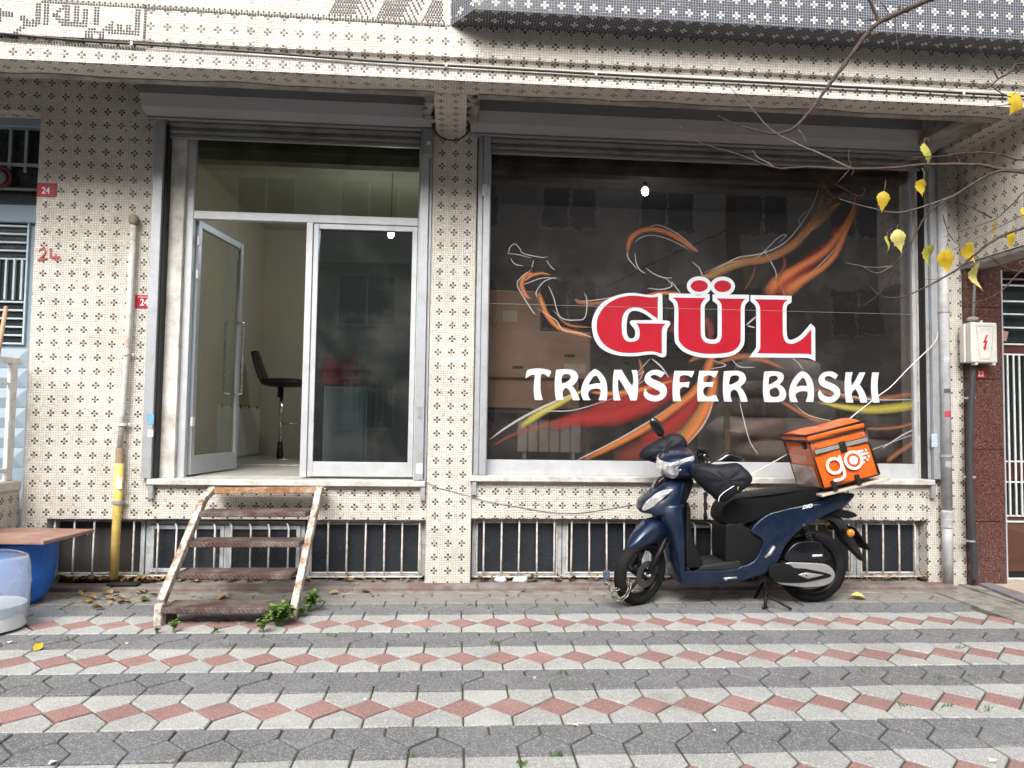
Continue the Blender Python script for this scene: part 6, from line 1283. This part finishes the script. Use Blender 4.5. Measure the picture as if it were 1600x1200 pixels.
MB().box(hc.x+.06, hc.x+.16, YS-.09, YS+.09, hc.z+.02, hc.z+.075).map(steer).build('instrument_panel', PLA, sco, bevel=.015, seg=2)
# muffs: soft fabric pouches over the grips
def pouch(name, poly, Y0, d, cx=None, sk=0.0, lum=.007):
    P = [S(u, v, Y0) for u, v in catmull_poly(poly, 4)]; n = len(P); c = sum(P, Vector())/n; rings = []
    for y, k in ((-d, .12), (-d*.96, .55), (-d*.8, .82), (-d*.45, .96), (0, 1), (d*.45, .96), (d*.8, .82), (d*.96, .55), (d, .12)):
        rings.append([c.lerp(p, k)+Vector((0, y+(c.lerp(p, k).x-c.x)*sk+lum*math.sin(i*.9+y*40)*.3, lum*.3*math.sin(i*1.7+y*60))) for i, p in enumerate(P)])
    return MB().loft(rings).build(name, FAB, sco, smooth=True)
pouch('handlebar_muff', [(578, 340), (620, 318), (690, 322), (760, 318), (822, 312), (862, 345), (893, 388), (885, 425), (845, 470), (800, 500), (760, 535), (722, 540), (690, 508), (640, 462), (590, 405)], YS-.28, .085, sk=-.35)
pouch('handlebar_muff', [(268, 272), (285, 235), (340, 195), (400, 160), (440, 140), (490, 145), (520, 178), (522, 225), (480, 250), (420, 300), (395, 325), (330, 305), (280, 295)], YS+.22, .075, sk=-.3)
pp_ = [S(u, v, YS-.375) for u, v in ((722, 538), (730, 510), (755, 485), (800, 455), (850, 425), (894, 398))]
MB().tube(catmull(pp_, 5), .0032, 6).build('muff_piping', WHD, sco, smooth=True)
for k in (0, 14): pq = [S(835+k, 440-k*.4, YS-.378), S(838+k, 455-k*.4, YS-.384), S(834+k, 474-k*.4, YS-.372)]; MB().tube(pq, .004, 6).build('reflective_tab', mat('lime_tab_%d' % k, (.35, .62, .10), .4), sco, smooth=True)
# mirrors, phone holder
MB().tube(catmull([S(412, 222, YS+.20), S(405, 185, YS+.19), S(398, 155, YS+.18)], 4), .0055, 8).build('mirror_stem', PLA, sco, smooth=True)
m1 = S(362, 102, YS+.18); MB().ellipsoid((0, 0, 0), (.042, .024, .082), 16, 12).map(lambda v: m1+(Matrix.Rotation(R(-33), 4, 'Y') @ v)).build('mirror', GLO, sco, smooth=True)
MB().tube(catmull([S(668, 345, YS-.18), S(655, 300, YS-.17), S(642, 268, YS-.16)], 4), .0055, 8).build('mirror_stem', PLA, sco, smooth=True)
MB().tube(catmull([S(668, 318, YS-.2), S(700, 300, YS-.21), S(725, 292, YS-.22)], 4), .0055, 8).build('mirror_stem', PLA, sco, smooth=True)
m2 = [(688, 305), (730, 275), (765, 252), (800, 252), (868, 278), (870, 292), (850, 308), (780, 304), (720, 306)]
P = [S(u, v, YS-.22) for u, v in catmull_poly(m2)]; c_ = sum(P, Vector())/len(P)
MB().loft([[c_.lerp(p, k)+Vector((0, y, 0)) for p in P] for y, k in ((-.026, .5), (-.018, .85), (0, 1), (.018, .9), (.022, .6))]).build('mirror', GLO, sco, smooth=True)
ph = S(632, 252, YS-.12)
MB().box(ph.x-.045, ph.x+.03, ph.y-.02, ph.y+.02, ph.z-.03, ph.z+.035).build('phone_holder', PLA, sco, bevel=.01, seg=2)
for dx_, dz2 in ((-.045, .03), (.035, .02), (.035, -.035), (-.05, -.03)): MB().tube([(ph.x, ph.y-.022, ph.z), (ph.x+dx_, ph.y-.03, ph.z+dz2)], .008, 6).build('holder_claw', PLA, sco, smooth=True)
MB().ellipsoid((ph.x+.0, ph.y-.03, ph.z-.02), (.01, .008, .01), 8, 6).build('holder_screw', SIL, sco, smooth=True)
# ================================================================ lock chain on the front wheel
CH = mat('steel_chain', (.30, .28, .25), .4, metal=.75, var=.25, scale=40, dirt=(.16, .11, .07), dirt_amt=.3, dscale=60)
chn = thing('lock_chain', 'steel lock chain looped round the front wheel', 'chain', tuple(G(965, 940)))
YC = -.70
def chain(pts):
    q = catmull([S(u, v, Y) for u, v, Y in pts], 10); L = [0]
    for a, b in zip(q, q[1:]): L.append(L[-1]+(b-a).length)
    pitch = .030; n = int(L[-1]/pitch); 
    for i in range(n):
        d = (i+.5)*pitch; k = max(j for j in range(len(L)) if L[j] <= d); k = min(k, len(q)-2); t_ = (d-L[k])/max(1e-6, L[k+1]-L[k]); c = q[k].lerp(q[k+1], t_); dr = (q[k+1]-q[k]).normalized()
        s = dr.cross(Vector((0, 1, 0))).normalized(); s2 = dr.cross(s); s = (s*math.cos(i*math.pi/2+.5)+s2*math.sin(i*math.pi/2+.5))
        loop = [c+dr*(.022*math.cos(a))+s*(.0125*math.sin(a)) for a in [2*math.pi*j/12 for j in range(12)]]
        MB().tube(loop, .0050, 6, closed=True).build('chain_link', CH, chn, smooth=True)
chain([(66, 990, YC+.06), (64, 1020, YC), (90, 1052, YC), (130, 1052, YC-.01), (160, 1030, YC), (180, 990, YC+.02), (168, 955, YC+.05)])
chain([(70, 1005, YC+.05), (90, 1070, YC-.01), (130, 1112, YC-.02), (172, 1100, YC-.02), (196, 1060, YC-.01), (200, 1010, YC+.01), (172, 978, YC+.03)])
lk = S(66, 968, YC+.05); B('padlock', mat('blue_grey_padlock', (.07, .10, .15), .4, var=.1), chn, lk.x-.022, lk.x+.022, lk.y-.015, lk.y+.015, lk.z-.03, lk.z+.03, bevel=.006, seg=2)
# ================================================================ delivery bag and its board
ORB = mat('orange_bag_vinyl', (.78, .135, .012), .34, var=.16, scale=6, bump=1.0, bscale=5, coat=.3); ORD = mat('orange_red_bag_vinyl', (.62, .10, .02), .4, var=.15, scale=5, bump=.5, bscale=8)
PIP = mat('black_piping', (.012, .012, .013), .5); REF = mat('grey_reflective_band', (.36, .36, .36), .35, metal=.3); WPR = mat('white_bag_print', (.80, .78, .77), .35, var=.03)
S2 = lambda u, v, Y: S(u+750, v, Y)
YG = YS-.20
fBL, fBR, fTL, fTR = S2(590, 465, YG), S2(935, 412, YG), S2(515, 195, YG), S2(850, 92, YG)
ang = math.atan2(fBR.z-fBL.z, fBR.x-fBL.x)+.095
bw, bh, bdp = .425, .345, .40
bag = thing('delivery_bag', 'orange insulated delivery bag marked go, tied on the scooter rack', 'bag', tuple(fBL), (0, -ang, 0))
# local: x right, y back, z up; front face leans like the photo
lean = -.055
def bq_(x, y, z): return Vector((x+lean*z*2.0*0+z*(-.07), y, z))
def bbox(x0, x1, y0, y1, z0, z1, name, m, par=None, bev=.01, seg=2, bulge=0.0):
    mb = MB().box(x0, x1, y0, y1, z0, z1); me = mb.mesh(name, m, bevel=bev, seg=seg)
    bm = bmesh.new(); bm.from_mesh(me); bmesh.ops.subdivide_edges(bm, edges=[e for e in bm.edges if e.calc_length() > .12], cuts=9, use_grid_fill=True)
    for v in bm.verts:
        fx, fy, fz = (v.co.x-x0)/(x1-x0), (v.co.y-y0)/(y1-y0), (v.co.z-z0)/(z1-z0)
        if bulge > .01: wv_ = .006*math.sin(14*fx+9*fz+3)*math.sin(11*fz-6*fx+1)
        else: wv_ = 0
        k = wv_+bulge*16*fx*(1-fx)*fz*(1-fz)
        if fy < .1: v.co.y -= k*(1+.5*math.sin(9*fx+5*fz))
        if fx < .1: v.co.x -= bulge*8*fy*(1-fy)*fz*(1-fz)
        v.co = bq_(*v.co)
    bm.to_mesh(me); bm.free()
    for p in me.polygons: p.use_smooth = True
    me.set_sharp_from_angle(angle=R(40))
    return link(name, me, par or bag)
body = bbox(0, bw, 0, bdp, 0, bh, 'body', ORB, bulge=.012)
lid = bbox(-.012, bw+.008, -.014, bdp+.01, bh+.003, bh+.055, 'lid', ORB, bev=.02, bulge=.004)
for v in lid.data.vertices:
    if v.co.z > bh+.03: v.co.z += .022*math.sin(math.pi*max(0, min(1, (v.co.y+.01)/bdp)))*(1+.3*math.sin(v.co.x*22))
def ptube(pts, r, name, m, par=bag): return MB().tube([bq_(*p) for p in pts], r, 8).build(name, m, par, local=True, smooth=True)
ptube([(0, -.002, .004), (0, -.002, bh)], .007, 'edge_piping', PIP); ptube([(bw, -.002, .004), (bw, -.002, bh)], .008, 'edge_piping', PIP); ptube([(0, -.002, .002), (bw, -.002, .002)], .005, 'edge_piping', PIP)
for zz in (bh+.004, bh+.054): ptube([(-.014, bdp, zz), (-.014, -.016, zz), (bw+.01, -.016, zz), (bw+.01, bdp, zz)], .0075, 'lid_piping', PIP)
ptube([(-.003, bdp, .004), (-.003, bdp, bh)], .006, 'edge_piping', PIP)
bbox(.012, bw-.012, -.019, -.013, bh-.092, bh-.062, 'reflective_band', REF, bev=.001, seg=1); bbox(.010, bw-.010, -.0175, -.0125, bh-.098, bh-.056, 'band_edge', PIP, bev=.001, seg=1)
bbox(.195, .245, -.026, -.017, bh-.125, bh-.045, 'lid_buckle', PIP, bev=.004)
for x in (.06, .24): bbox(x, x+.03, -.024, -.004, -.03, .045, 'tie_strap', PIP, bev=.003)
for x, z in ((.035, bh-.03), (bw-.035, bh-.03)): MB().lathe([(.006, -.002), (.010, -.002), (.010, .002), (.006, .002), (.006, -.002)], tuple(bq_(x, -.014, z)), 'y', 12).build('eyelet', REF, bag, local=True)
# printed mark "go": flat strokes with round ends
def stroke(pts, w_, name, m, yy=-.0265, closed=False):
    q = catmull([Vector((a, b, 0)) for a, b in pts], 6, closed); n = len(q); vs = []; fs = []; mb = MB()
    for i in range(n):
        t_ = (q[(i+1) % n]-q[i-1]).normalized() if closed else (q[min(i+1, n-1)]-q[max(i-1, 0)]).normalized(); nr = Vector((-t_.y, t_.x, 0))
        for s in (-1, 1): c = q[i]+nr*s*w_/2; vs.append(bq_(c.x, yy, c.y))
    mb.add(vs, [(2*i, 2*((i+1) % n), 2*((i+1) % n)+1, 2*i+1) for i in range(n if closed else n-1)])
    if not closed:
        for c in (q[0], q[-1]): mb.add([bq_(c.x+math.cos(a)*w_/2, yy-.0002, c.y+math.sin(a)*w_/2) for a in [2*math.pi*j/14 for j in range(14)]], [tuple(range(14))])
    return mb.build(name, m, bag, local=True)
def circ(cx, cz, r, n=14): return [(cx+r*math.cos(2*math.pi*i/n), cz+r*math.sin(2*math.pi*i/n)) for i in range(n)]
def disc(cx, cz, r, name, m, yy): return MB().add([bq_(cx+r*math.cos(2*math.pi*i/24), yy, cz+r*math.sin(2*math.pi*i/24)) for i in range(24)], [tuple(range(24))]).build(name, m, bag, local=True)
stroke(circ(.115, .145, .052), .021, 'logo_letter_g', WPR, closed=True); stroke([(.170, .200), (.170, .15), (.170, .085), (.158, .055), (.125, .043), (.085, .045)], .021, 'logo_letter_g', WPR, -.0268)
disc(.262, .150, .070, 'logo_letter_o', WPR, -.0262); disc(.262, .150, .050, 'logo_ring', ORD, -.0266); disc(.262, .150, .031, 'logo_dot', WPR, -.0270)
for zz, xe in ((.200, .345), (.175, .375), (.148, .350), (.120, .330)): stroke([(.268, zz), (.31, zz), (xe, zz)], .0165, 'logo_speed_line', WPR, -.0264)
for x, zz in ((.372, .200), (.378, .150), (.362, .128)): disc(x, zz, .008, 'logo_speed_dot', WPR, -.0264)
tx = put_text('side_print', 'trendyol', .072, mat('pale_side_print', (.62, .42, .36), .5), bag, bq_(-.018, .205, .235), rot=(R(90), 0, R(-90)), depth=.0004, bold=.0008, local=True); 
bbox(-.0155, -.012, .03, .37, .01, .17, 'clear_pocket', mat('scuffed_clear_pocket', (.42, .30, .28), .25, var=.4, scale=9, bump=.5, bscale=10, coat=.5), bev=.001, seg=1); bbox(-.017, -.006, .05, .10, bh-.05, bh-.005, 'side_buckle', PIP, bev=.003)
WBD = mat('weathered_pale_board', (.52, .47, .39), .8, var=.25, scale=14, bump=.3)
brd = MB().box(-.03, .50, -.01, .42, -.052, -.034).mesh('carrier_board', WBD, bevel=.003)
o = link('carrier_board', brd); o.location = fBL; o.rotation_euler = (0, -ang, 0); tag(o, 'weathered pale board under the orange delivery bag', 'board')
